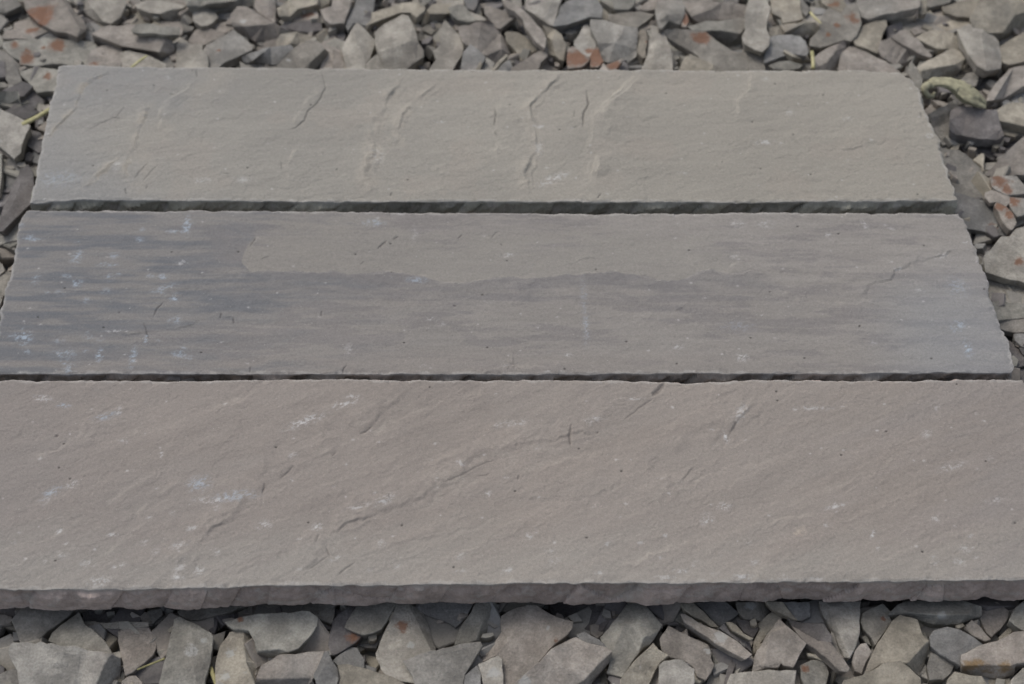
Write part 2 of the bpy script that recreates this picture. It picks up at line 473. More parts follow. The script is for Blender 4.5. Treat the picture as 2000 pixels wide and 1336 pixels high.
far = dict(name='paving_slab', band=(.350, .322, .275), lg=1.3, soft=.005, emin=.62, seed=11, grain=R(12), rough=1.15, slant=.9, cell=.026, belly=.0012, under=-.0045, nick=26,
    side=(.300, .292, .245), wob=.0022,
    label='beige-grey riven slab laid farthest back, with cracks running down from its back edge',
    left=[(57, 396), (65, 370), (75, 320), (85, 270), (95, 220), (107, 178), (110, 150), (116, 130)],
    right=[(1866, 394), (1864, 375), (1845, 310), (1832, 270), (1812, 225), (1797, 180), (1782, 152), (1756, 137)],
    front=[(40, 397), (57, 396), (160, 389), (400, 392), (1000, 393), (1500, 394), (1866, 391), (1900, 391)],
    back=[(90, 134), (113, 130), (140, 128), (400, 131), (800, 135), (1300, 137), (1700, 137), (1757, 140), (1780, 152), (1800, 156)],
    ledges=[
        ([C2(430, 400), C2(330, 540), C2(280, 640), C2(250, 770), C2(240, 850), C2(200, 960), C2(240, 1100)], -.0011, .012),
        ([C2(600, 450), C2(500, 550), C2(400, 640), C2(380, 740), C2(360, 820)], -.0008, .008),
        ([C2(1290, 410), C2(1200, 500), C2(1110, 600), C2(1130, 700), C2(1140, 830), C2(1090, 960), C2(1100, 1100)], -.0010, .012),
        ([C2(1690, 400), C2(1600, 500), C2(1500, 580), C2(1450, 650), C2(1440, 740), C2(1420, 820), C2(1460, 860), C2(1440, 970), C2(1400, 1060)], .0013, .012),
        ([C2(985, 490), C2(940, 560), C2(905, 600), C2(910, 690), C2(895, 740), C2(910, 800), C2(900, 960)], .0007, .010),
        ([C3(465, 400), C3(465, 500), C3(400, 560), C3(395, 640)], .0007, .01),
        ([C1(1100, 430), C1(1000, 510), C1(910, 560), C1(890, 640), C1(885, 720), C1(930, 800)], .0010, .010),
        ([C1(860, 580), C1(800, 680), C1(740, 860), C1(700, 1000)], -.0007, .012),
        ([C1(620, 400), C1(470, 490), C1(430, 600), C1(350, 690), C1(260, 790)], -.0006, .014),
        ([C1(1790, 490), C1(1700, 560), C1(1650, 640), C1(1640, 700)], .0006, .007),
        ([C1(680, 870), C1(600, 960), C1(480, 1060)], -.0007, .014),
        ([C1(1640, 820), C1(1600, 920), C1(1600, 1080)], .0005, .01),
        ([C3(650, 760), C3(800, 830), C3(1000, 840), C3(1250, 790)], .0005, .02),
        ([C2(630, 910), C2(630, 1100)], -.0005, .012),
    ],
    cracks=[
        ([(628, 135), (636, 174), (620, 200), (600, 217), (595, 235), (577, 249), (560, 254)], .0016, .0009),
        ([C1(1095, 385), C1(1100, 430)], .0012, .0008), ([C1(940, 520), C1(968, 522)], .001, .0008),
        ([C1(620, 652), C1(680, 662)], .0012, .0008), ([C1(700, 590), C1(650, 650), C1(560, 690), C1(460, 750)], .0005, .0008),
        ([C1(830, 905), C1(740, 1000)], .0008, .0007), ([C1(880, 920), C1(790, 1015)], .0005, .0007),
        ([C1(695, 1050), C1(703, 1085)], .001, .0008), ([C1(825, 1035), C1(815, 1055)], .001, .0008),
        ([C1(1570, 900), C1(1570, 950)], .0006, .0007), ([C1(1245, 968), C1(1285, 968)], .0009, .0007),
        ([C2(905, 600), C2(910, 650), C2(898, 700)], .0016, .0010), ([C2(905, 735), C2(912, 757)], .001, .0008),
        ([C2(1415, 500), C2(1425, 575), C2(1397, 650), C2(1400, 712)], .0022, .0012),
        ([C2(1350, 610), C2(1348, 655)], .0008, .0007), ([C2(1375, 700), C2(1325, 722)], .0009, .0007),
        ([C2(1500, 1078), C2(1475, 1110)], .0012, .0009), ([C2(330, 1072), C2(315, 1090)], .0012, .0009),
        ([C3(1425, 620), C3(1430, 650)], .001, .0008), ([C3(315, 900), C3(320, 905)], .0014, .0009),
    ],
    scuffs=[(1493, 277, 22, 7, .1, .8, WHT), (229, 325, 10, 13, 0, .7, WHT), (738, 305, 16, 22, 0, .5, WHT), (857, 238, 14, 4, 0, .6, WHT),
            (1080, 350, 36, 10, .5, .8, WHT), (1055, 248, 18, 5, 0, .6, WHT), (1052, 288, 10, 24, 0, .5, WHT), (475, 352, 18, 8, 0, .45, WHT),
            (395, 352, 26, 8, 0, .45, WHT), (790, 372, 30, 8, -.2, .5, (.42, .37, .31)), (1815, 265, 14, 8, 0, .5, WHT), (115, 350, 50, 22, 0, .35, BLU),
            (735, 300, 26, 60, 0, .3, (.42, .37, .31)), (1045, 300, 26, 70, 0, .25, (.42, .37, .31))]
        + rnd_scuffs(5, 14, 120, 1750, 150, 385, .2, WHT, .5))

mid = dict(name='paving_slab', soft=.003, lg=1.0, seed=23, grain=0.0, rough=.75, slant=.9, cell=.024, belly=.001, under=-.002, nick=30,
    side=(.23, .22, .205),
    label='middle slab with a slate-blue stained end and a scalloped flaked layer across it',
    left=[(-21, 728), (-8, 660), (2, 600), (10, 570), (20, 530), (28, 490), (36, 450), (42, 425), (50, 412)],
    right=[(1975, 729), (1984, 716), (1962, 655), (1950, 615), (1941, 590), (1932, 556), (1922, 520), (1906, 487), (1893, 460), (1885, 438), (1874, 417)],
    front=[(-40, 728), (0, 728), (500, 729), (1000, 730), (1400, 728), (1900, 726), (1990, 728)],
    back=[(30, 416), (52, 410), (400, 411), (900, 415), (1400, 417), (1872, 416), (1900, 419)],
    ledges=[(PLATEAU, -.0009, .014),
        ([(500, 462), (488, 478), (474, 495), (472, 513)], .0006, .01),
        ([(1880, 490), (1825, 502), (1786, 513), (1748, 530), (1744, 544), (1700, 560), (1690, 585)], -.0009, .012),
        ([(200, 640), (225, 655), (300, 648), (350, 640), (390, 628), (440, 618), (500, 615)], .0006, .012),
        ([(1531, 565), (1550, 585), (1640, 590), (1730, 588)], -.0004, .01),
        ([(1310, 608), (1340, 600), (1350, 585)], .0006, .01), ([(1085, 524), (1130, 508), (1165, 503)], .0006, .008),
        ([(1010, 722), (1005, 716), (1080, 713), (1095, 705)], -.0006, .01), ([(1360, 527), (1366, 512), (1340, 500)], .0005, .008),
        ([(1458, 495), (1450, 510), (1420, 520)], .0005, .008), ([(1520, 482), (1516, 500), (1500, 515)], .0005, .008)],
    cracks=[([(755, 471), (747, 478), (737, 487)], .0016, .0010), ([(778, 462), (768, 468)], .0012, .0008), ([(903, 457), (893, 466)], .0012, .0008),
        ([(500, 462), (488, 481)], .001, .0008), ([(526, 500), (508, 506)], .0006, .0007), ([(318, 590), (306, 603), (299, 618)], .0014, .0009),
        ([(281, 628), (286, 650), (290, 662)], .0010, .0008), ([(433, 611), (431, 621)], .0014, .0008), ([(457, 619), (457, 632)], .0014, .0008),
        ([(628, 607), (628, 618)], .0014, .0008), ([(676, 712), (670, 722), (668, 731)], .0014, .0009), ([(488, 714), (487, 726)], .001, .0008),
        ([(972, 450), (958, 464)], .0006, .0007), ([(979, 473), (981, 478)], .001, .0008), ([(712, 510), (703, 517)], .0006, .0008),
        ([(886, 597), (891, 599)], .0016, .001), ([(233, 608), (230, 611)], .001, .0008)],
    scuffs=[(364, 440, 9, 26, .1, .95, BLU), (345, 452, 34, 5, 0, .5, BLU), (150, 500, 14, 20, 0, .6, BLU), (150, 551, 12, 12, 0, .9, BLU), (210, 516, 24, 6, 0, .8, BLU),
            (340, 583, 10, 13, 0, 1.0, BLU), (45, 657, 18, 20, .6, .9, BLU), (125, 690, 28, 12, 0, .6, BLU), (194, 692, 9, 16, 0, .9, BLU), (259, 696, 8, 26, 0, .8, BLU),
            (135, 720, 14, 12, 0, .6, BLU), (62, 466, 22, 5, 0, .8, BLU), (355, 513, 12, 8, 0, .8, WHT), (318, 540, 12, 8, 0, .7, BLU), (285, 662, 6, 16, 0, .7, BLU),
            (222, 497, 14, 10, .5, .5, BLU), (215, 540, 12, 10, 0, .5, BLU), (70, 545, 10, 18, 0, .4, BLU), (230, 646, 30, 4, 0, .7, WHT), (320, 562, 30, 8, .4, .5, BLU),
            (728, 436, 26, 10, 0, .6, BLU), (782, 416, 12, 5, 0, .7, WHT), (815, 548, 24, 8, 0, .55, BLU), (995, 497, 20, 5, .1, .6, WHT), (810, 457, 8, 20, 0, .35, WHT),
            (1140, 580, 8, 50, 0, .35, BLU), (1145, 640, 8, 40, 0, .45, BLU), (1450, 697, 14, 10, 0, .9, WHT), (1891, 681, 10, 20, 0, .9, BLU), (1872, 636, 14, 16, -.8, .7, BLU),
            (1870, 560, 24, 24, 0, .35, BLU), (1616, 458, 8, 5, 0, .9, WHT), (1690, 440, 6, 14, .4, .8, WHT), (1735, 443, 14, 4, -.5, .7, WHT), (1890, 472, 12, 5, 0, .9, WHT),
            (1440, 437, 18, 10, 0, .5, WHT), (1495, 438, 24, 10, 0, .45, WHT), (1838, 500, 16, 6, .3, .7, WHT), (1755, 526, 10, 6, .3, .7, WHT), (844, 623, 14, 5, 0, .6, WHT),
            (680, 683, 14, 14, 0, .5, WHT), (1325, 678, 12, 6, .3, .7, WHT), (1108, 692, 10, 4, .2, .8, WHT), (1440, 636, 40, 14, 0, .25, BLU)]
        + rnd_scuffs(6, 30, 20, 380, 430, 720, 0, BLU, .6, (6, 16)) + rnd_scuffs(7, 16, 400, 1880, 430, 720, 0, WHT, .45))

near = dict(name='paving_slab', soft=.008, lg=.72, emin=.42, seed=37, grain=R(24), rough=1.0, slant=.4, cell=.034, belly=.0006, under=-.0065, T=.0285, nick=26,
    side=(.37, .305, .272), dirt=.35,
    label='pinkish-brown nearest slab with long diagonal ridges and a thick visible front edge',
    left=[(-110, 1150), (-60, 930), (-26, 741)], right=[(2130, 1135), (2060, 930), (2012, 780), (1998, 741)],
    front=[(-130, 1151), (0, 1150), (150, 1149), (400, 1147), (520, 1143), (850, 1141), (1200, 1139), (1500, 1137), (1800, 1133), (2000, 1132), (2150, 1131)],
    back=[(-40, 742), (0, 742), (330, 744), (600, 742), (1000, 742), (1290, 744), (1340, 748), (1480, 743), (1800, 741), (2005, 741)],
    ledges=[
        ([(830, 744), (800, 771), (755, 803), (727, 831), (702, 848), (651, 882), (574, 911), (546, 936), (518, 952), (513, 965), (490, 981), (472, 1009), (420, 1030), (402, 1055), (371, 1093), (315, 1111), (245, 1118)], -.0012, .020),
        ([(1294, 750), (1276, 771), (1245, 796), (1210, 824), (1175, 841), (1115, 852), (1063, 866), (993, 883), (972, 897), (930, 915), (860, 946), (825, 978), (755, 999), (702, 1016), (650, 1044), (640, 1076), (595, 1111), (560, 1139)], -.0012, .024),
        ([(1000, 884), (970, 906), (930, 925), (880, 945), (830, 985)], -.0008, .010),
        ([(1489, 771), (1464, 806), (1440, 824), (1426, 845), (1419, 866), (1405, 880), (1359, 915), (1335, 939), (1300, 971), (1290, 1000)], -.0016, .020),
        ([(954, 999), (1017, 978), (1060, 980), (1105, 978), (1175, 964), (1230, 940)], .0009, .014),
        ([(332, 929), (330, 945), (308, 971), (290, 985), (273, 999), (262, 1025), (245, 1048), (220, 1070), (196, 1097)], .0009, .016),
        ([(170, 815), (150, 850), (110, 880), (60, 895)], .0008, .014), ([(183, 820), (180, 840), (160, 860)], .0006, .01),
        ([(1470, 1130), (1480, 1100), (1500, 1060), (1530, 1040)], -.0008, .014),
        ([(1240, 1000), (1300, 960), (1380, 930), (1480, 905), (1570, 880)], -.0006, .016),
        ([(640, 880), (740, 840), (850, 790), (960, 760)], -.0006, .02), ([(1000, 930), (1060, 905), (1150, 890), (1240, 870)], -.0006, .016),
        ([(1500, 1000), (1600, 960), (1690, 930), (1760, 880)], -.0006, .018), ([(690, 1100), (790, 1060), (900, 1040), (1010, 1000)], .0006, .018),
        ([(1200, 1110), (1330, 1060), (1470, 1020), (1600, 1000)], -.0007, .02), ([(1700, 1100), (1830, 1050), (1960, 1010)], -.0007, .02),
        ([(20, 1080), (130, 1030), (240, 960), (330, 900)], -.0005, .018), ([(220, 850), (330, 830), (400, 800), (520, 760)], -.0006, .02)],
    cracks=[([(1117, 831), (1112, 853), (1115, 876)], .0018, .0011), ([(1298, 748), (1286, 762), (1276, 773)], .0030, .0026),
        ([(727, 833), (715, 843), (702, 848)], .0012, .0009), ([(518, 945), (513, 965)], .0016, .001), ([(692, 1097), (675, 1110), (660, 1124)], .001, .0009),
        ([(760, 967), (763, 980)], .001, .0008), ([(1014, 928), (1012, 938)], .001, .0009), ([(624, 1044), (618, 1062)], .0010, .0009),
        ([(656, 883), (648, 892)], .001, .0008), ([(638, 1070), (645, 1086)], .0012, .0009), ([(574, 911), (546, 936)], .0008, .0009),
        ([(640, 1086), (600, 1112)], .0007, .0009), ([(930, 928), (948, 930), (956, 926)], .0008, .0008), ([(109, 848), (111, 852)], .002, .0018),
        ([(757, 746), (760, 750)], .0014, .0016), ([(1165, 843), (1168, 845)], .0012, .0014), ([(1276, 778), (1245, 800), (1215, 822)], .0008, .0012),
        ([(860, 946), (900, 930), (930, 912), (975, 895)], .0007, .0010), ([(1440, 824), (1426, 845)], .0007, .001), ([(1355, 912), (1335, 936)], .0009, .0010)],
    scuffs=[(85, 778, 26, 7, -.2, .8, WHT), (123, 791, 16, 6, -.1, .8, BLU), (205, 813, 30, 8, .3, .7, BLU), (231, 803, 8, 10, 0, .7, WHT), (100, 962, 26, 10, .7, .7, BLU),
            (140, 946, 16, 10, .3, .6, WHT), (240, 861, 14, 6, -.3, .5, WHT), (598, 823, 50, 10, .42, .85, WHT), (672, 790, 36, 8, .3, .8, WHT), (688, 775, 20, 5, 0, .6, WHT),
            (390, 945, 26, 18, .2, .6, BLU), (415, 978, 40, 8, 0, .7, WHT), (460, 970, 50, 12, .1, .6, BLU), (375, 1031, 12, 6, .3, .7, WHT), (350, 1064, 22, 8, .3, .6, WHT),
            (388, 1113, 12, 10, 0, .7, WHT), (342, 1122, 10, 12, 0, .5, WHT), (192, 1133, 26, 12, .1, .8, WHT), (115, 1038, 8, 8, 0, .9, WHT), (220, 1043, 14, 4, .1, .8, WHT),
            (184, 1069, 6, 5, 0, .9, WHT), (315, 887, 5, 9, .3, .9, WHT), (619, 1029, 14, 8, .5, .8, WHT), (515, 1028, 16, 12, .4, .8, WHT), (1003, 827, 34, 8, .1, .5, WHT),
            (1160, 820, 22, 7, .1, .6, WHT), (1240, 779, 30, 3, 0, .7, WHT), (750, 980, 26, 10, .6, .7, WHT), (700, 992, 30, 6, .3, .6, WHT), (1418, 855, 7, 14, .2, 1, WHT),
            (1445, 810, 12, 24, -.6, .6, WHT), (1590, 797, 40, 5, 0, .55, WHT), (1635, 988, 30, 5, .3, .6, WHT), (1632, 992, 5, 14, 0, .7, WHT), (1382, 1015, 16, 14, .2, .7, WHT),
            (1415, 990, 16, 9, .2, .7, WHT), (1810, 845, 10, 12, -.7, .6, WHT), (1705, 1045, 5, 12, -.4, .9, WHT), (1716, 1065, 5, 12, -.3, .6, WHT), (1330, 1115, 18, 4, -.1, .9, WHT),
            (1560, 1040, 20, 10, .5, .6, (.50, .42, .33)), (1033, 1046, 8, 8, .5, .9, WHT), (1170, 985, 16, 6, 0, .5, (.6, .5, .45)), (900, 905, 12, 10, .2, .6, WHT),
            (1300, 1128, 30, 5, 0, .6, WHT), (1450, 1127, 26, 6, 0, .7, WHT), (1600, 1130, 30, 4, 0, .6, WHT), (1860, 910, 34, 8, .3, .5, WHT), (1945, 975, 24, 7, .2, .5, WHT)]
        + rnd_scuffs(8, 60, 10, 1980, 760, 1125, .35, WHT, .65, (4, 12)) + rnd_scuffs(9, 30, 10, 1980, 1050, 1140, .3, WHT, .6, (6, 20)))

far['color'], mid['color'], near['color'] = col_far, col_mid, col_near
for spec_, dx_, dy_, f_ in ((near, 14, 9, .5), (near, -16, -8, .4), (far, 9, 4, .5), (far, -8, 6, .35)):
    spec_['ledges'] += [([(x + dx_ + 4 * math.sin(i * 1.7), y + dy_ + 3 * math.cos(i * 2.3)) for i, (x, y) in enumerate(p)], st_ * f_, fl_ * .6)
                        for p, st_, fl_ in spec_['ledges'][:4]]
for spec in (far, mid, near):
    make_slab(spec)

# ------------------------------------------------------------------ stone chips
TONE = dict(p=(.300, .282, .245), g=(.255, .245, .222), k=(.285, .255, .225), b=(.215, .220, .220), y=(.312, .283, .230),
            d=(.180, .168, .162), n=(.250, .245, .215), w=(.345, .332, .300), r=(.27, .130, .075))
TONE = {k: tuple(c * (1.0 if k == 'd' else 1.10) for c in v) for k, v in TONE.items()}
TONE = {k: tuple(a_ + .35 * (b_ - a_) * (0 if k in 'rdy' else 1) for a_, b_ in zip(v, (.306, .279, .241))) for k, v in TONE.items()}
CROPS = dict(A=(0, 0, 5.882), B=(330, 0, 5.882), C=(660, 0, 5.882), D=(990, 0, 5.882), E=(1320, 0, 5.882), F=(1650, 0, 5.714),
             G=(0, 1170, 5.882), H=(330, 1170, 5.882), I=(660, 1170, 5.882), J=(990, 1170, 5.882), K=(1320, 1170, 5.882),
             L=(1650, 1170, 5.714), M=(1760, 100, 5.567), N=(1800, 320, 6.68), P=(0, 110, 5.138), R=(0, 0, 1))

def stone_material(name, tone, spots=(), per_object=True):
    """spots: (x, y, z, radius, colour, hardness) in object space"""
    mat = bpy.data.materials.new(name)
    n, l, b = nt(mat)
    tc = n.new('ShaderNodeTexCoord')
    oi = n.new('ShaderNodeObjectInfo')
    off = n.new('ShaderNodeVectorMath'); off.operation = 'ADD'
    l.new(tc.outputs['Object'], off.inputs[0])
    cmb = n.new('ShaderNodeCombineXYZ')
    l.new(math_node(n, l, 'MULTIPLY', oi.outputs['Random'], 9.0), cmb.inputs[0])
    l.new(cmb.outputs[0], off.inputs[1])
    v = off.outputs[0]
    base = tone
    big = noise_tex(n, l, v, 48, 6, .68)
    col = mix_col(n, l, ramp(n, l, big, .38, .68), tuple(c * .74 for c in base), tuple(min(1, c * 1.22) for c in base))
    tint = noise_tex(n, l, v, 14, 2, .5)
    col = mix_col(n, l, math_node(n, l, 'MULTIPLY', ramp(n, l, tint, .50, .72), .22), col, (.285, .235, .200))
    tint2 = noise_tex(n, l, v, 19, 3, .5)
    col = mix_col(n, l, math_node(n, l, 'MULTIPLY', ramp(n, l, tint2, .54, .74), .22), col, (.185, .195, .200))
    fine = noise_tex(n, l, v, 520, 3, .7)
    col = mix_col(n, l, 1.0, col, math_node(n, l, 'ADD', math_node(n, l, 'MULTIPLY', fine, .9), .55), 'MULTIPLY')
    # chalky dust smears
    du = noise_tex(n, l, v, 75, 5, .7)
    col = mix_col(n, l, math_node(n, l, 'MULTIPLY', ramp(n, l, du, .62, .76), .45), col, (.46, .45, .42))
    if per_object:
        vr = math_node(n, l, 'ADD', math_node(n, l, 'MULTIPLY', oi.outputs['Random'], .42), .79)
        col = mix_col(n, l, 1.0, col, vr, 'MULTIPLY')
    for (x, y, z, r, c, hard) in spots:
        d = n.new('ShaderNodeVectorMath'); d.operation = 'DISTANCE'
        l.new(tc.outputs['Object'], d.inputs[0]); d.inputs[1].default_value = (x, y, z)
        wob = noise_tex(n, l, v, min(260, .9 / r), 5, .7)
        q = math_node(n, l, 'ADD', math_node(n, l, 'DIVIDE', d.outputs['Value'], r * 1.1), math_node(n, l, 'MULTIPLY', math_node(n, l, 'SUBTRACT', wob, .5), 3.2))
        f = math_node(n, l, 'SUBTRACT', 1.0, ramp(n, l, q, .45, 1.25))
        c2 = mix_col(n, l, big, tuple(k * .75 for k in c), tuple(min(1, k * 1.25) for k in c))
        col = mix_col(n, l, math_node(n, l, 'MULTIPLY', f, hard), col, c2)
    l.new(col, b.inputs['Base Color'])
    bp = n.new('ShaderNodeBump'); bp.inputs['Distance'].default_value = 0.0055; bp.inputs['Strength'].default_value = .9
    hh = math_node(n, l, 'ADD', noise_tex(n, l, v, 34, 9, .74), math_node(n, l, 'MULTIPLY', fine, .12))
    l.new(hh, bp.inputs['Height']); l.new(bp.outputs[0], b.inputs['Normal'])
    return mat
STONE = {k: stone_material('stone_' + nm, TONE[k]) for k, nm in dict(p='pale', g='grey', k='rosy', b='bluish', y='buff', d='dusky',
         n='greenish', w='whitish', r='rusty').items()}

RUST, OCHRE, CHALK = (.215, .108, .065), (.24, .16, .08), (.46, .46, .44)

def parse(s):
    out = []
    for tok in s.split():
        a = tok.split(',')
        out.append((float(a[0]), float(a[1]), float(a[2]) if len(a) > 2 else 0.0))
    return out

def make_chip(line, i):
    crop, tone, z, th, outl, ridge, rust, white, label = [t.strip() for t in line.split('|')]
    ox, oy, sc = CROPS[crop]
    rs = random.Random(1000 + i)
    z0, th = float(z) / 1000, float(th) / 1000
    P = [(ox + x / sc, oy + y / sc, h) for x, y, h in parse(outl)]
    Q = [(ox + x / sc, oy + y / sc, h) for x, y, h in parse(ridge)]
    cx = sum(p[0] for p in P) / len(P); cy = sum(p[1] for p in P) / len(P)
    ta, tb = rs.uniform(-.16, .16), rs.uniform(-.14, .17)
    mm = mpp(cx, cy, z0) * 1000
    def lift(x, y, h):
        return h + (ta * (x - cx) - tb * (y - cy) * 1.3) * mm
    gx = 1.03
    P = [(cx + (p[0] - cx) * gx, cy + (p[1] - cy) * gx, p[2]) for p in P]
    # broken, not ruled, edges
    pts = []
    for a, b in zip(P, P[1:] + P[:1]):
        L = math.hypot(b[0] - a[0], b[1] - a[1])
        nsub = max(1, int(L / 11))
        nx, ny = (b[1] - a[1]) / (L + 1e-6), -(b[0] - a[0]) / (L + 1e-6)
        for k in range(nsub):
            t = k / nsub
            j = 0 if k == 0 else rs.gauss(0, 1) * min(1.3, L * .018)
            x, y = a[0] + (b[0] - a[0]) * t + nx * j, a[1] + (b[1] - a[1]) * t + ny * j
            pts.append((x, y, a[2] + (b[2] - a[2]) * t + (0 if k == 0 else rs.uniform(-.1, .1))))
    n0 = len(pts)
    v2 = [Vector((p[0], p[1])) for p in pts] + [Vector((q[0], q[1])) for q in Q]
    hs = [p[2] for p in pts] + [q[2] for q in Q]
    # an inner ring a little way in keeps the flat face flat and lets the rim wander
    ed = [(k, (k + 1) % n0) for k in range(n0)] + [(n0 + k, n0 + k + 1) for k in range(len(Q) - 1)]
    r = delaunay_2d_cdt(v2, ed, [], 1, 1e-4)
    vs, es, fs, ov = r[0], r[1], r[2], r[3]
    org = at(cx, cy, z0 - th)
    bm = bmesh.new()
    tv, bv = [], []
    cw = at(cx, cy, z0)
    for k, v in enumerate(vs):
        h = hs[ov[k][0]] if ov[k] else sum(hs) / len(hs)
        zz = z0 + lift(v.x, v.y, h) / 1000
        w = at(v.x, v.y, zz)
        tv.append(bm.verts.new(w - org))
        sh = .90
        bxy = cw.xy + (w.xy - cw.xy) * sh
        bv.append(bm.verts.new(Vector((bxy.x, bxy.y, zz - th + rs.uniform(-.0012, .0012))) - org))
    seen = {}
    for f in fs:
        if len(set(f)) < 3: continue
        try:
            bm.faces.new([tv[k] for k in f]); bm.faces.new([bv[k] for k in reversed(f)])
        except ValueError:
            continue
        for a, b in zip(f, f[1:] + f[:1]):
            key = (min(a, b), max(a, b))
            seen.setdefault(key, []).append((a, b))
    for key, lst in seen.items():
        if len(lst) == 1:
            a, b = lst[0]
            try: bm.faces.new([tv[b], tv[a], bv[a], bv[b]])
            except ValueError: pass
    loose = [v for v in bm.verts if not v.link_faces]
    bmesh.ops.delete(bm, geom=loose, context='VERTS')
    bmesh.ops.recalc_face_normals(bm, faces=bm.faces)
    sharp = [e for e in bm.edges if len(e.link_faces) == 2 and e.calc_face_angle(0) > math.radians(32)
             and (e.verts[0].co.z + e.verts[1].co.z) / 2 > th * .45]
    bmesh.ops.bevel(bm, geom=sharp, offset=.00055, segments=1, affect='EDGES', profile=.6, clamp_overlap=True)
    for f in bm.faces: f.smooth = True
    me = bpy.data.meshes.new('stone_chip')
    bm.to_mesh(me); bm.free()
    me.set_sharp_from_angle(angle=math.radians(11))
    spots = []
    def add(s, colr, hard):
        for x, y, rr in parse(s):
            px, py = ox + x / sc, oy + y / sc
            w = at(px, py, z0) - org
            spots.append((w.x, w.y, w.z, rr / sc * mpp(px, py, z0) * 1.15, colr, hard))
    if rust.startswith('@'): add(rust[1:], OCHRE, .9)
    elif rust: add(rust, RUST, .85)
    if white: add(white, CHALK, .65)
    me.materials.append(stone_material('spotted_stone', TONE[tone], spots) if spots else STONE[tone])
    o = bpy.data.objects.new('stone_chip', me); C.objects.link(o)
    o.location = org
    tag(o, label, 'stone chip', 'broken stone chips around the slabs', 'thing')
    return o

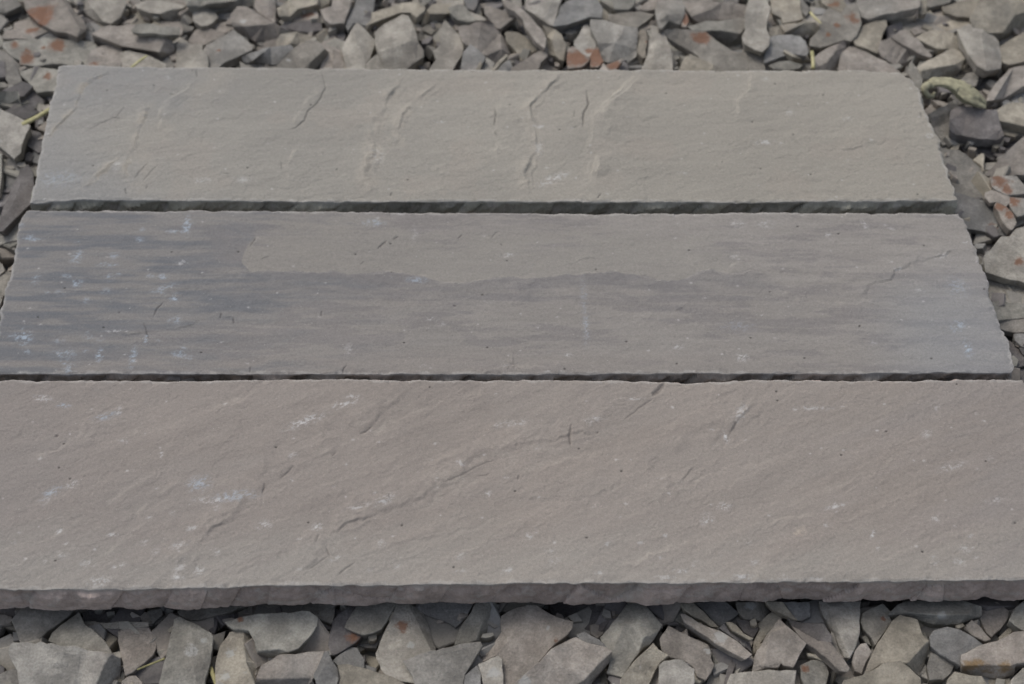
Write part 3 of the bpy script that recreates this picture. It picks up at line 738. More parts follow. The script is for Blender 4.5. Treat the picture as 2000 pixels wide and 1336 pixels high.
CHIPS = '''
A|g|-40|14|-60,-40 140,-40 250,60 300,110,-12 270,190,-20 110,240,-22 -60,250,-22|80,140,0|||pale grey chip with dark front at the top left corner of the pile
A|k|-34|12|270,-40 300,110 440,260 540,310 640,360 760,370 880,420 985,340,-6 960,240,-10 850,130,-10 740,-40,-8|690,-30,0 850,210,0 920,330,0|430,120,150 500,230,70||large upright chip with one whole side stained rusty orange
A|p|-48|8|260,270 300,210 350,170 460,290 430,330 300,330||||small pale triangle tucked behind the large rust-sided chip
A|k|-40|7|20,440 60,350 200,328 400,318 560,308 600,340 440,410 380,440|| 370,345,55||thin pinkish flake lying on the spotted slab-like chip, rust on its edge
A|b|-42|8|430,415 600,340 675,370 685,455 450,460||||small blue-grey facet-like flake beside the thin pinkish flake
A|n|-42|14|40,480 200,455 640,440 740,450 1050,480 1110,530 1040,610 1000,700 990,820 830,810 750,735 600,730 460,755 230,740 230,690 110,620 40,540||180,530,45 310,650,80 500,560,26 650,540,80||broad pale flat chip with four orange rust spots
A|k|-40|10|1010,640 1100,550 1230,510 1420,560 1395,620 1388,830 985,830||1090,740,40||pinkish rounded chip against the back edge of the far slab
A|p|-38|9|1390,600 1480,575 1660,620 1740,650 1900,730 1900,830 1370,830||||pale low chip under the short yellow stalk behind the far slab
A|k|-32|14|1060,390 1200,305 1540,280 1700,360 1900,410 1970,460,-4 2000,560,-8 1860,690,-14 1700,610,-12 1320,545,-10 1080,450,-8|1130,425,0 1400,530,0 1830,600,0 1890,470,0|||long wedge-shaped chip with shadowed tip, lying across the back row
A|n|-24|5|1510,345 1560,280 1700,268 2060,320 2060,400 1520,370||||greenish sliver resting on top of the long wedge-shaped chip
A|p|-40|12|790,-40 880,55 960,120,-6 1040,200,-8 1190,295,-8 1270,270 1390,180 1445,50 1420,-40|1060,100,0 1190,250,0|||pointed chip with a brown left flank hanging down from the top edge
A|g|-54|10|1440,-40 1620,-40 1600,20 1550,70 1480,80 1430,60||||small grey chip half hidden at the top edge beside the pointed chip
A|p|-38|13|1560,60 1640,10 1850,0 2000,30 2131,60 2140,100,-4 2091,180,-12 2050,245,-16 1860,245,-16 1820,180,-8 1740,150 1580,90|1830,160,0 1960,113,0 2100,92,0|||flat cream chip with a dark front face above the greenish sliver
A|k|-46|8|1700,-40 2000,-40 2180,-30 2150,60 2000,28 1850,0 1720,0||||pinkish chip cut by the photo's top edge, behind the flat cream chip
A|k|-46|8|1850,255 2060,250 2110,330 2080,400 1960,340 1840,295||||small rosy chip wedged beneath the flat cream chip with the dark front
A|g|-56|10|1500,150 1640,150 1600,270 1510,295 1490,200||||upright dim grey chip in the gap left of the cream chip
A|g|-58|10|1640,170 1720,150 1820,240 1850,285 1600,280||||shaded little chip under the overhang of the cream chip
A|d|-52|9|930,180 1000,200 1150,290 1230,300 1060,375 1000,380 975,280||||dusky purple-grey chip between the rust-sided chip and the wedge
A|g|-44|10|-60,560 0,570 110,620 220,740 230,810 60,820 -60,830||||grey chip at the left frame edge below the rust-spotted flat chip
B|n|-34|12|190,-50 1000,-50 1000,20,0 960,60,-8 740,125,-14 540,105,-14 380,75,-6 210,70,-2|450,45,0 760,12,0|||long bluish-green chip with dark overhanging front along the top edge
B|p|-42|9|275,150 290,110 440,100 540,150 560,200 500,260 430,295 370,295 280,240||||small rounded pale chip under the long bluish-green chip
B|g|-50|8|170,190 250,110 290,120 275,245 180,255||||narrow grey chip left of the small rounded pale chip
B|g|-50|8|120,260 170,250 290,310 270,345 170,370 140,330||||tiny grey chip below the narrow grey one in the back row
B|b|-50|8|540,130 730,150 720,225 600,215 500,255||||shadowed blue-grey chip right of the small rounded pale chip
B|k|-50|8|510,280 700,240 745,310 680,372 600,372 540,340||||brownish chip under the shadowed blue-grey chip
B|k|-32|16|790,75 900,80 1000,140 1150,230 1270,300 1400,350,-6 1250,410,-12 1220,465,-16 1070,470,-18 990,470,-16 880,390,-12 740,305,-4 715,240 710,170|860,300,0 1100,285,0||850,250,30|large tent-shaped chip with a white scuff and shaded lower face
B|k|-40|12|1000,-50 1210,-50 1230,100 1220,260 1140,215 1020,140 975,70|1150,60,4|||upright ribbed chip standing right of the long bluish-green chip
B|g|-48|12|1205,-50 1270,10 1250,90 1265,250 1215,260||||thin upright sliver between the ribbed chip and the flat buff one
B|y|-36|8|1250,90 1360,15 1380,-50 1850,-50 1840,35,-4 1740,85,-8 1580,120,-8 1450,170,-8 1390,190,-6 1265,180|1480,105,0 1700,50,0|||flat buff chip with a greenish slanted edge at the top of the pile
B|d|-52|8|1270,180 1400,190 1425,250 1300,295||||small dark pebble-like chip below the flat buff chip
B|k|-46|8|1430,180 1520,140 1700,130 1725,245 1600,235 1440,255||1590,165,60||little pink chip with a blush of rust under the flat buff chip
B|d|-46|9|1300,312 1450,262 1600,235 1745,262 1765,345 1600,372 1450,352||||brown shaded chip below the little rust-blushed pink chip
B|k|-36|14|1880,-50 2100,-50 2080,80 2030,200 2015,265 1990,330,-10 1925,385,-16 1830,290,-6 1790,220 1740,110 1870,70|1860,280,0 1980,266,0|||tall pinkish chip with dark underside, left of the blue-grey upright
B|p|-40|11|88,400 190,460 260,508 392,510 380,560 440,640 450,830 85,830||||pale upright chip with a sharp left point touching the far slab
B|k|-48|9|220,470 300,350 420,318 640,372 640,400 420,512 280,512||||pinkish-grey chip behind the broad square-cornered grey chip
B|g|-38|12|400,570 430,518 740,345 840,420 955,520 950,575 850,620 640,712 580,770 560,840 450,840 440,700||570,575,20||broad square-cornered grey chip tilted up behind the far slab
B|b|-36|9|840,650 960,600 1090,555 1230,530 1400,515 1430,560 1300,680,-3 1240,740,-6 1050,720,-5 860,715,-4|960,700,2 1085,600,4|||two-toned chip, cream at one end and slate green at the other
B|y|-42|10|1235,470 1280,390 1470,362 1640,415,-3 1720,460,-5 1580,470,-5 1450,570,-6 1240,530|1400,500,2|||buff and grey chip above the slate green two-toned chip
B|p|-32|12|1600,455 1720,480 1790,560 1830,600,-10 1690,770,-12 1560,840,-6 1180,840,0 1300,690 1450,540|1640,700,0||1370,700,24|long pale finger-like chip leaning toward the slab, dark on one flank
B|k|-48|12|1620,390 1760,330 1840,330 1920,420 1950,520 2020,680 2020,850 1700,850 1800,600 1730,470||||broad pinkish chip behind the pale finger-like chip
B|w|-44|5|815,700 870,730 1200,760 1245,745 1200,820 830,820||||white-edged shard peeking over the far slab's back edge
B|g|-52|8|960,500 1000,490 1150,500 1130,545 1000,582 955,560||||shaded grey chip under the tent-shaped chip with the white scuff
C|b|-42|14|210,-40 420,-40 420,20 390,230 330,300 240,262 190,262 120,345 90,300 110,220 180,100||||tall smooth blue-grey upright chip in the back row
C|y|-34|12|395,140 600,80 760,28 900,30 1000,80 995,120,-3 900,200,-4 830,150,-3 800,178,-10 720,192,-14 440,345,-14 415,440,-16 330,360,-6 325,285 390,225|720,145,0 560,205,0 400,265,0|||curved buff chip arching over the biggest back-row chip
C|p|-28|16|430,370 520,290 740,170 810,190 850,270 900,400,-1 920,490,-2 980,570,-6 980,650,-9 900,700,-10 770,800,-12 760,850,-12 320,850,-10 320,730,-6 460,610,-1 430,500|480,595,3 650,540,3 830,470,3|||biggest back-row chip, pale with a ledge across its middle
C|p|-36|12|50,560 110,430 210,262 270,290,-2 330,360,-3 425,460,-5 420,530,-5 370,660,-3 310,740 305,850 110,850 60,620|210,470,3 300,640,1|||spindle-shaped chip with a lengthwise ridge beside the biggest back-row chip
C|k|-44|10|-60,560 20,600 60,700 110,790 110,850 -60,850||||rosy chip corner left of the spindle-shaped chip
C|d|-50|8|-10,400 60,360 95,400 55,560 20,570||||dark narrow chip above the spindle-shaped chip's left shoulder
C|y|-38|10|1020,120 1080,48 1300,40 1290,150 1260,190,-10 1200,245,-14 1030,265,-14 950,300,-18 1000,180,-8|1060,158,0 1250,158,0|||short buff block with a dark olive front face
C|n|-34|9|1270,80 1380,50 1450,60 1540,170 1595,232 1500,250,-3 1370,222,-4 1290,150||||greenish shield-shaped chip overlapping the buff block
C|p|-42|6|1500,118 1690,200 1700,235 1590,235||||thin pale flake trailing from the greenish shield-shaped chip
C|b|-40|10|1440,-40 1620,-40 1600,60 1560,120 1480,90||||blue-grey chip poking down from the top edge, above the thin flake
C|p|-46|8|1180,-40 1440,-40 1450,60 1380,52 1300,80 1190,42||||light chip at the top edge behind the greenish shield-shaped chip
C|k|-38|9|1680,80 1760,70 2000,150 2060,190 1960,250 1870,325 1830,322 1760,240 1690,160||||pink arrowhead chip pointing down above a dark gap
C|y|-46|10|925,395 1000,290 1180,265 1192,300 1070,400 1155,505 1090,565 1000,480 935,460|1040,420,-6|||notched buff chip in the dark gap beside the tall triangle
C|p|-34|10|1165,380 1190,300 1230,228 1420,440 1440,560 1420,640 1330,780 1300,850 1030,850 1060,770 1130,680 1090,590 1180,510|1330,560,-3|||tall triangular pale chip with a bright broken edge at the far slab
C|k|-32|13|1380,310 1640,250 1740,228 1800,280,-8 1900,440,-10 2000,680,-10 1960,760,-10 1800,740,-8 1600,570,0 1440,490 1400,390|1880,560,0 1700,640,-1|||large rosy block chip with a shadowed right flank
C|b|-30|8|1425,700 1440,600 1520,505 1600,560 1700,660 1650,740 1640,850 1410,850||||bluish pointed chip in front of the large rosy block
C|y|-24|4|1560,850 1640,688 1655,740 1620,850||||tiny buff thorn-like shard on the far slab's back edge
C|y|-22|4|1755,800 1930,618 1955,640 1830,780 1780,850||||thin cream splinter lying diagonally over the far slab's back edge
C|g|-36|7|1700,650 1805,722 1740,850 1640,850 1650,740||||small grey chip between the two cream splinters
C|b|-36|8|1800,860 1830,790 1965,680 2005,760 2060,830 2060,870||||slaty chip under the thin cream splinter
D|k|-28|8|-60,-20 0,-5 100,60 200,120 300,220 430,380 452,450 430,552 330,470 230,340 180,220 90,130 0,90||||long pink blade leaning diagonally from the top edge
D|y|-42|12|-20,380 0,360 120,370 220,420 400,560 300,592 230,682 160,692 100,580 0,480||||olive-buff chip tucked under the long pink blade
D|k|-34|8|40,850 60,770 240,660 400,570 468,560 460,650 390,720 350,850||||lilac-grey triangle rising from the far slab under the olive-buff chip
D|g|-40|13|210,60 220,-50 640,-50 590,80 580,150 530,290 490,282 410,230 300,150 210,100|500,60,4 440,210,2|||fluted grey chip hanging from the top edge beside the pink blade
D|b|-32|12|600,160 610,90 680,20 850,-50 1000,-50 1095,100 1080,210 960,235,-8 720,330,-12 610,370,-12 540,300 550,240|690,285,0 960,195,0|||large lavender-grey boulder-like chip overhanging a dark hollow
D|n|-40|8|1200,-50 1460,-50 1465,60 1400,107 1240,102 1218,60||||pale round-ended chip touching the top edge right of the lavender-grey one
D|p|-44|9|1160,220 1180,180 1300,140 1500,138 1700,160 1600,242 1500,312 1400,312 1200,262||||flat pale chip spread beneath the round-ended chip
D|k|-42|9|1520,100 1680,-50 1750,-50 1705,105 1600,122||||small pinkish chip between two pale ones at the top edge
D|w|-34|12|1740,-50 1960,-50 2045,60 2040,160 1990,280,-5 1860,240,-3 1780,330,-8 1745,320,-8 1705,110|1840,170,3|||bright chip with a hanging blade-like keel near the tiny rust wedge
D|y|-38|12|410,285 560,340 630,400 680,520 650,698 600,672 475,622,-8 480,480,-8|520,470,2 560,640,0|||buff tooth-shaped chip standing beside the bright rust chip
D|w|-38|11|770,500 780,460 830,400 880,290 930,280 960,330 1025,470 1020,530 960,645 900,645 800,560||960,590,50||whitish egg-shaped chip with a rust-stained foot
D|k|-34|8|690,680 700,560 760,530 870,620 955,660 940,705 860,770 700,790||820,650,150||bright orange rust-coated chip at the far slab's back edge
D|k|-36|6|955,640 1020,530 1052,540 1072,620 1110,705 1050,770 960,770||1040,660,120||narrow dark orange chip wedged beside the bright orange one
D|w|-30|14|965,225 1090,230 1340,300 1500,320,-4 1490,500,-8 1480,640,-10 1380,720,-12 1300,690,-10 1170,715,-10 1100,690,-10 1050,600,-8 1050,500,-2 960,320|1240,490,0 1330,380,0|||large pale block with grey lower facets behind the rust-orange chips
D|k|-28|5|1120,750 1320,668 1335,690 1260,790 1240,850 1110,850||1230,740,80||flat rosy-orange shard in front of the large pale block
D|k|-24|4|1030,850 1110,718 1165,800 1175,850||||little pink spike on the slab edge beside the orange shard
D|d|-38|6|1235,850 1270,780 1335,690 1395,742 1395,850||||dark small chip right of the flat rosy-orange shard
D|y|-38|12|1500,600 1528,340 1590,328 1612,420 1602,655 1560,665|| 1605,480,16||upright cream strip-like chip beside a dark slit
D|p|-36|10|1525,850 1620,620 1640,440 1720,430 1840,458 1890,600 1905,700 1905,850|1700,640,4|||pale broad-footed chip standing at the far slab, ridge down its side
D|n|-48|8|1600,340 1730,340 1800,372 1780,442 1700,442 1640,432||||dull green chip behind the broad-footed pale chip
E|p|-32|10|-130,350 0,330 200,350 340,365 470,470 660,585 750,600 820,680 835,850 260,850 270,650,-2 200,600,-5 0,490,-6 -90,430,-4||290,440,88|370,660,26|large pale chip with one round brick-red spot and a white fleck
D|n|-48|9|1850,462 1960,520 2070,590 1990,665 1900,705 1880,560||||green-grey chip shaded by the brick-red-spotted chip
E|y|-28|7|10,850 110,650 170,620 300,680 435,742 420,790 300,850||||low buff chip with a pale rim in front of the brick-red-spotted chip
E|k|-38|8|60,262 80,150 120,138 152,230 120,312 68,302||115,225,75||tiny upright rust-brown wedge in the back row
E|k|-38|10|60,15 300,10 600,20 820,60,-6 790,190,-8 560,220,-8 260,260,-6 180,190 110,90|400,110,0|||long brownish bar-like chip right of the tiny rust wedge
E|p|-44|8|-40,-50 740,-50 700,42 600,18 0,12||||pale edge of a chip cut by the top edge above the brownish bar
E|n|-34|14|145,300 300,258 560,230 790,200 805,300 770,400,-4 755,500,-14 735,590,-18 600,540,-18 480,490,-16 420,410,-8 340,360,0 200,355|400,350,0 560,355,0 740,385,0|||pale green-topped chip with a dark olive front below the brownish bar
E|p|-26|10|820,60 860,-50 1020,-50 1090,90 1050,230 1040,330 1082,420 1070,520 990,590 900,560 790,500 760,420 800,340 790,200|930,240,-3|||tall bone-shaped pale chip standing upright from the top edge
E|y|-42|9|1090,0 1120,-50 1420,-50 1430,100 1462,210 1380,240 1230,262 1210,200 1110,150||||yellowish chip between the bone-shaped chip and the straw bits
E|g|-44|8|1420,-50 1545,100 1500,190 1440,130||||small grey triangle at the top edge beside the straw
E|y|-34|10|1070,310 1200,290 1480,235 1600,255,-4 1670,320,-8 1600,380,-12 1490,425,-14 1310,400,-10 1090,415,-2|1470,270,0 1260,370,0|||lens-shaped chip, cream on top with a grey right flank
E|b|-36|10|1020,620 1070,540 1090,420 1190,400 1320,400 1430,420 1490,480 1522,590 1500,640 1340,622 1180,662 1020,722||||smooth bluish-white chip below the lens-shaped one
E|n|-34|7|1070,750 1180,705 1300,695 1460,740 1420,785 1250,805 1130,795||||small oval speckled chip sitting just behind the far slab
E|k|-32|12|1600,650 1660,600 1930,460 1960,540,-8 1930,620,-12 1830,850,-18 1640,850,-4 1600,780|1850,570,0 1740,710,0|||pink triangle with a near-black right face beside the yellow stalk
E|p|-34|11|1650,260 1700,160 1750,90 1900,150 1960,60 2060,30 2095,110 2130,270 2080,400 2010,470 1930,455 1750,520 1660,540 1540,520 1550,440 1660,330||2020,220,66 1850,290,30 1760,385,34||large rounded chip with brown rust on one shoulder and faint tan spots
E|y|-42|8|1640,-50 1900,-50 1960,60 1900,140 1760,80 1690,40||1820,50,50||cream chip with an orange spot, cut by the top edge
E|n|-50|8|1550,480 1660,545 1600,640 1530,620||||dim green chip below the large rounded rust-shouldered chip
E|p|-40|10|760,620 780,520 840,555 1000,600 1020,700 1035,850 860,850 820,700||||plain pale chip under the foot of the bone-shaped chip
F|g|-30|12|130,-50 840,-50 830,80 700,110 430,160 270,212 180,182 150,80||||wide flat grey plate-like chip casting a long shadow at the top edge
F|y|-30|8|860,-50 920,-50 910,150 850,162 830,130||||upright cream peg-like chip beside the grey plate
F|n|-44|8|930,-50 1200,-50 1180,22 950,82 920,60||||grey-green chip at the top edge right of the cream peg
F|y|-42|10|1090,70 1260,20 1540,-50 1480,60 1400,192 1250,182 1110,140||||mottled olive chip beside the biggest cream chip in the top corner
F|y|-28|15|1400,200 1450,110 1560,-50 2060,-50 2060,120,0 2060,270,-14 1860,360,-16 1760,400,-8 1620,365 1430,280|1760,368,0 1900,170,0|||biggest cream chip, in the top right corner, dark along one side
F|y|-38|14|1730,520 1850,440 2060,330 2060,660 1840,720 1760,690 1740,600||||sandy chip at the right frame edge under the biggest cream chip
F|p|-28|13|1260,330 1400,268 1540,325 1640,370,-4 1710,460,-8 1740,620,-9 1735,760,-10 1580,785,-2 1480,730 1360,560 1290,420|1530,400,0 1570,700,0|||large leaning chip with a lit left half and a mauve right half
F|y|-38|10|790,415 900,350 1000,333 1210,365 1300,480,-4 1340,560,-6 1180,545,-3 1050,545 900,480||||almond-shaped sandy chip left of the large two-sided leaning chip
F|k|-36|7|520,410 620,340 680,330 740,390 830,440 900,540 975,612 960,642 840,602 700,520||||narrow rosy chip lying diagonally above a shadow
F|k|-40|12|370,560 400,460 530,420 700,540 785,602 740,660,-8 690,760,-14 640,790,-16 570,735,-4 440,650||||rosy-brown squarish chip with a slate-dark lower corner
F|y|-38|10|80,430 150,390 200,290 330,240 460,220 470,290 430,360 400,460 370,590 230,530 130,500||||bright cream pentagon-like chip under the grey plate
F|p|-48|8|480,230 700,180 790,150 770,250 680,312 600,332 540,282||||pinkish-cream chip in the grey plate's shadow
F|b|-46|7|795,210 840,170 940,140 1060,190 1062,242 920,252||||pale bluish flake at the foot of the cream peg
F|k|-44|8|735,330 820,270 900,260 942,300 900,350 780,392||||stubby pink-cream chip under the pale bluish flake
F|y|-48|8|1060,200 1160,170 1300,220 1410,250 1400,272 1260,330 1240,362 1060,322 950,272||||low sandy chip behind the almond-shaped chip
F|y|-34|12|800,750 1000,640 1190,540 1280,565 1340,655 1290,770,-6 1120,810,-10 980,880,-12 850,870,-6|850,790,0 1000,760,0 1230,720,0|||long sandy loaf-like chip above the curled dry husk
M|n|-10|4|75,235 85,150 142,48 150,55 122,120 180,190 235,300 230,360 200,440 130,330||||thin pointed grey-green blade standing at the far slab's chipped corner
F|k|-40|10|-40,600 50,520 130,530 300,610 450,680 600,790 640,850 640,890 -60,890 -60,720||||broad rosy chip along the slab's back edge near its right corner
F|k|-28|5|0,725 130,690 250,700 330,740 395,795 300,830 40,830||||small pink lens with a white rim on the broad rosy chip
M|p|-40|8|640,310 720,240 830,215 852,240 820,370 760,392 700,382||||small pale wedge just behind the curled dry husk
M|k|-32|12|930,540 950,470 1030,350 1180,190 1250,170 1340,160 1400,160 1400,350,-4 1230,440,-10 1050,540,-14 990,560,-12|1210,195,0 1010,535,0|||long chip with pink top strip and grey side near the right frame edge
M|b|-48|8|1200,560 1210,510 1340,390 1400,400 1400,580||||shaded bluish chip under the pink-topped long chip
M|y|-34|12|1040,640 1170,560 1400,550 1400,830 1240,790 1060,750||||pale sandy chip at the right frame edge beside the flat mauve block
M|d|-30|12|530,850 530,760 545,650 620,600 1040,635 1070,770 1115,900 1105,960,-6 860,950,-8 600,900,-8||||flat mauve-brown block below the curled dry husk
M|g|-36|14|295,690 420,615 600,528 620,590 550,650,-4 535,760,-8 560,900,-10 500,1000,-14 450,1015,-14 350,890,-8|330,725,0 510,650,0|540,890,50||chip with cream top strip and rust-tinged grey face beside the mauve block
M|y|-48|6|520,1070 600,1000 640,1010 620,1080||||tiny buff chip in the dark gap under the mauve block
M|y|-46|7|1060,770 1160,820 1280,900 1240,930 1110,900||||small cream flake peeking out right of the mauve block
M|d|-48|7|1110,910 1200,930 1170,990 1110,975||||tiny brown chip below the small cream flake
M|d|-56|8|650,1000 1000,1010 1100,1130 1000,1185 850,1100 770,1165 650,1045||||dark chip deep in the hollow under the mauve block
M|y|-44|8|780,1180 870,1110 902,1110 902,1300 870,1240||||small upright tan wedge in front of the dark hollow
R|g|-48|10|1826,278 1846,292 1875,294 1897,310 1917,325 1924,345 1932,365 1926,378 1925,392 1893,386 1864,376 1840,360 1830,310||||large smooth grey plate half under the far slab's right edge
R|k|-38|10|2012,255 1978,285 1950,312 1924,342 1962,346 2012,340|1990,290,0 1955,325,0|||pale-ridged pinkish chip leaning in from the right frame edge
N|w|-36|9|900,170 1000,150 1240,160 1350,280 1350,385 1180,402 1100,402 960,330 920,300||1010,230,90 1110,330,60||whitish chip with a broad orange-brown stain at the right frame edge
N|k|-38|7|820,430 830,370 920,340 1060,370 1152,420 1150,500 1100,560 980,492 900,512||||small pinkish chip between the orange-stained chips
N|k|-34|9|950,540 980,500 1110,560 1190,640 1242,760 1190,855 1150,855 1060,760 1000,620||1040,540,70 1150,650,70||red-brown stained egg-shaped chip over the slate-blue plate
N|g|-38|9|1150,430 1250,440 1400,450 1400,640 1250,690 1180,600 1140,520||1200,480,75||grey chip with rusty left corner at the right frame edge
N|b|-46|9|330,640 430,372 620,422 820,484 930,530 960,640 1040,760 1130,860 1200,920 1150,942 900,912 740,862 580,842 520,660||950,800,50 1150,920,50||slate-blue plate with rusty tips beside the gap between two slabs
N|d|-56|8|590,900 720,890 850,960 930,1060 850,1180 800,1205 650,1110||||dark bluish chip shaded by the slate-blue plate
R|p|-36|12|1923,505 1930,494 1956,462 1972,462 1984,447 2014,440 2014,556 1990,547 1955,540 1925,530||1992,509,8||large pale chip with a red dot beside the middle slab's right edge
R|d|-56|8|1900,488 1924,500 1922,522 1908,522||||dark sliver between the middle slab and the red-dotted chip
R|g|-50|8|1918,536 1934,541 1938,560 1934,588 1924,575||||narrow grey sliver touching the middle slab's edge
R|p|-48|9|1936,546 1960,549 2014,562 2014,600 1960,598 1932,592||1986,585,7||shaded chip with a rust dot under the large red-dotted pale chip
R|n|-44|8|1926,592 1950,587 2014,595 2014,618 1990,622 1950,626 1934,612||||blue-green flat chip against the middle slab's right edge
R|g|-46|8|1942,630 1970,624 2014,622 2014,648 1985,650 1965,646 1950,641||||grey layered chip below the blue-green flat chip
R|b|-44|7|1980,652 2014,650 2014,682 1995,676 1982,664||||small light-blue chip at the right frame edge above the near slab
R|d|-50|8|1962,660 1985,672 2014,684 2014,712 1985,718 1972,700||||purplish chip near the middle slab's pointed front corner
R|d|-54|8|1980,724 2014,715 2014,760 1990,752||||dark mauve chip behind the near slab's right corner
P|n|-42|10|195,140 400,112 550,128 640,150 640,340 470,348 370,362 290,262 210,190||480,205,38||pale chip with a faint rust mark at the far slab's left corner
P|g|-44|9|58,58 160,58 200,190 222,250 100,302 58,222||||grey chip with a pale streak left of the far slab's corner
P|d|-44|10|-60,40 50,50 56,205 -60,212||||dark grey chip on the left frame edge behind the streaked one
P|p|-40|6|-60,258 40,258 82,290 60,312 -60,312||||narrow pale chip on the left frame edge
P|d|-38|8|0,350 100,308 230,250 330,300 240,395 180,412 180,352||||dusky wedge chip pointing at the far slab's left corner
P|n|-34|12|-60,370 80,350 180,350 192,410 180,425,-6 100,470,-10 -60,470,-12||||greenish block chip with dark front at the left frame edge
P|d|-46|10|40,550 100,520 240,400 330,330 372,370 440,450 420,540 260,632 90,572||||dark purple-blue chip behind the thick yellow stalk
P|g|-34|12|-60,500 40,550 160,600 260,650 302,700 260,780 220,880 210,960 140,1022 60,950 -60,860|||0,830,20|large smooth grey chip at the left frame edge below the yellow stalk
P|k|-46|7|370,725 450,650 500,650 480,770||||small pink chip under the yellow stalk beside the far slab
P|d|-46|10|240,850 300,740 400,760 440,830 420,960 380,965 280,900||||mauve chip next to the dark hole at the far slab's left side
P|k|-46|8|-60,880 60,940 140,1020 130,1042 50,985 -60,952||||thin brown edge of a chip under the large smooth grey one
P|n|-36|10|-60,985 20,980 18,1200 -5,1400 -60,1400||||greenish upright sliver on the left frame edge
P|b|-46|10|70,1030 140,1028 222,1112 130,1300 90,1400 55,1300||||bluish upright chip beside the long dark mauve one
R|d|-38|12|-5,450 8,400 25,362 39,332 54,322 64,336 66,370 62,396 42,415 28,428 6,450|40,360,3 20,410,2|||long dark mauve chip alongside the gap's left end by the far slab
R|w|-46|9|-12,460 12,447 28,417 48,412 46,455 36,468 16,472 -12,484||||whitish chip beside the middle slab's back left corner
R|p|-44|9|-12,520 4,515 12,530 26,532 18,572 6,578 -12,640||||pale chip edge beside the middle slab's left side
G|g|-50|10|-60,150 72,200 60,260 0,362 -60,402||||shaded grey chip under the near slab at the left frame edge
G|g|-44|12|130,240 240,120 300,40 900,40 800,180 660,290 430,472 380,502 240,522 210,420|430,160,3|||grey chip with a ridge under the near slab's left end
G|n|-40|11|560,480 600,390 700,300 860,190 910,150 950,240 980,300 1070,350 1180,460 1285,622 1200,622 990,592 700,542|760,440,3|||greenish-grey triangular chip pointing up at the near slab
G|w|-32|18|110,560 160,500 600,508 700,540 860,535 1000,590 1270,630 1370,680,-6 1370,800,-14 1320,1060,-22 1080,1060,-10 240,1060 210,820 120,660|1265,645,0 1195,760,0 1095,1000,0|||largest foreground chip, flat and pale with a slate side, bottom left
G|g|-44|12|-60,900 60,830 200,790 235,900 260,1060 -60,1060||||grey chip in the bottom left corner behind the largest foreground chip
G|d|-56|10|930,60 1640,60 1660,268 980,268||||dark shaded slab of stone deep under the near slab
G|p|-46|8|950,262 1700,262 1702,310 1500,335 1080,352 985,312||||bar-like chip with a pale front edge under the near slab
G|k|-42|12|1360,370 1500,332 1700,310 1800,540 1760,640 1620,760 1520,840 1440,872 1390,640 1360,480||||mauve-grey coffin-shaped chip hanging below the bar-like chip
G|k|-40|10|1380,1060 1400,940 1480,880 1560,880 1630,950 1655,1060||||small rounded pinkish chip cut by the bottom edge
G|d|-48|10|1570,850 1880,700 1925,720 1860,1060 1680,1060 1620,930||||dim slate chip under the thin dry stem in the foreground
H|n|-34|14|60,240 120,205 280,280 480,390 510,450,-1 480,640,-2 380,1060,-3 -130,1060,-2 -70,800 0,520|260,330,2 290,800,2||260,600,60 400,470,30|tall bluish slab-like chip with chalky streaks in the foreground
G|g|-48|6|1690,140 1860,100 1870,175 1750,290||||little triangular chip dangling under the near slab's lower edge
H|p|-46|8|100,140 270,40 950,40 780,112 600,172 320,242 200,232 130,190||||pale wedge sheltered under the near slab, above the bluish chip
H|d|-50|8|330,240 600,170 560,260 520,402 480,392||||dark bluish triangle under the pale sheltered wedge
H|n|-36|13|650,265 820,208 1100,170 1600,140 1700,215 1690,310 1600,440 1480,565 1370,605 1200,650,-8 1010,640,-8 985,480 920,360 750,350 690,310|1030,600,0 1280,575,0|820,240,30||large smooth grey-green chip with a pointed tan end under the near slab
H|p|-50|8|800,150 1100,40 1900,40 1890,200 1860,282 1700,220 1620,135 1300,140 830,170||||shaded chip behind the smooth grey-green one, under the near slab
H|y|-36|14|590,540 700,385 850,350 930,380,-6 990,600,-12 1070,750,-12 1010,900,-12 985,960,0 980,1060 540,1060 545,720|860,520,0 885,720,0||700,610,50 650,900,50|rounded tan upright chip with white scratches in the foreground
H|k|-36|14|1010,900 1060,770 1200,690 1250,645 1780,600 1720,760 1670,900 1640,925 1720,1060,-12 960,1060,-12|1060,920,0 1640,905,0|||brownish-mauve block with a pale front rim at the bottom edge
H|b|-34|12|1660,870 1700,800 1780,620 1830,600 1870,700 1940,800 1950,920 1900,1060 1720,1060|1800,760,3|||blue-tinged chip leaning on the brownish-mauve block
I|d|-44|12|-110,520 -80,350 0,190 150,60 220,60 90,330 180,380 280,412 200,500 0,622 -60,642||170,440,60||brown chip with a red-stained corner under the near slab
I|b|-44|10|-60,710 0,650 150,550 220,560 300,690 300,790 0,760||||small bluish chip beneath the red-cornered brown chip
I|n|-40|10|80,325 230,40 700,20 660,70 560,260 500,340 400,390 290,412 180,372||||olive-grey chip overlapping the red-cornered brown chip
I|p|-38|12|440,620 520,420 600,260 680,30 800,50,0 980,180,-5 1050,370,-7 1120,570,-8 1080,640 900,780 880,960 740,940 560,870 500,800|840,130,0 930,300,0 1040,530,0|750,300,70|840,530,35|tall chip with a tan blush standing in the middle of the foreground
I|g|-32|12|750,710 1070,590 1470,510 1630,490 1655,540 1560,700,-2 1460,860,-3 1420,1060,-4 920,1060 860,880||||grey quadrilateral chip in front of the tan-blushed tall chip
I|b|-46|10|885,100 920,30 1570,30 1480,180 1380,300 1350,322 1280,272 1100,212 950,152|930,100,2|||slate-blue chip with a pale lower rim under the near slab
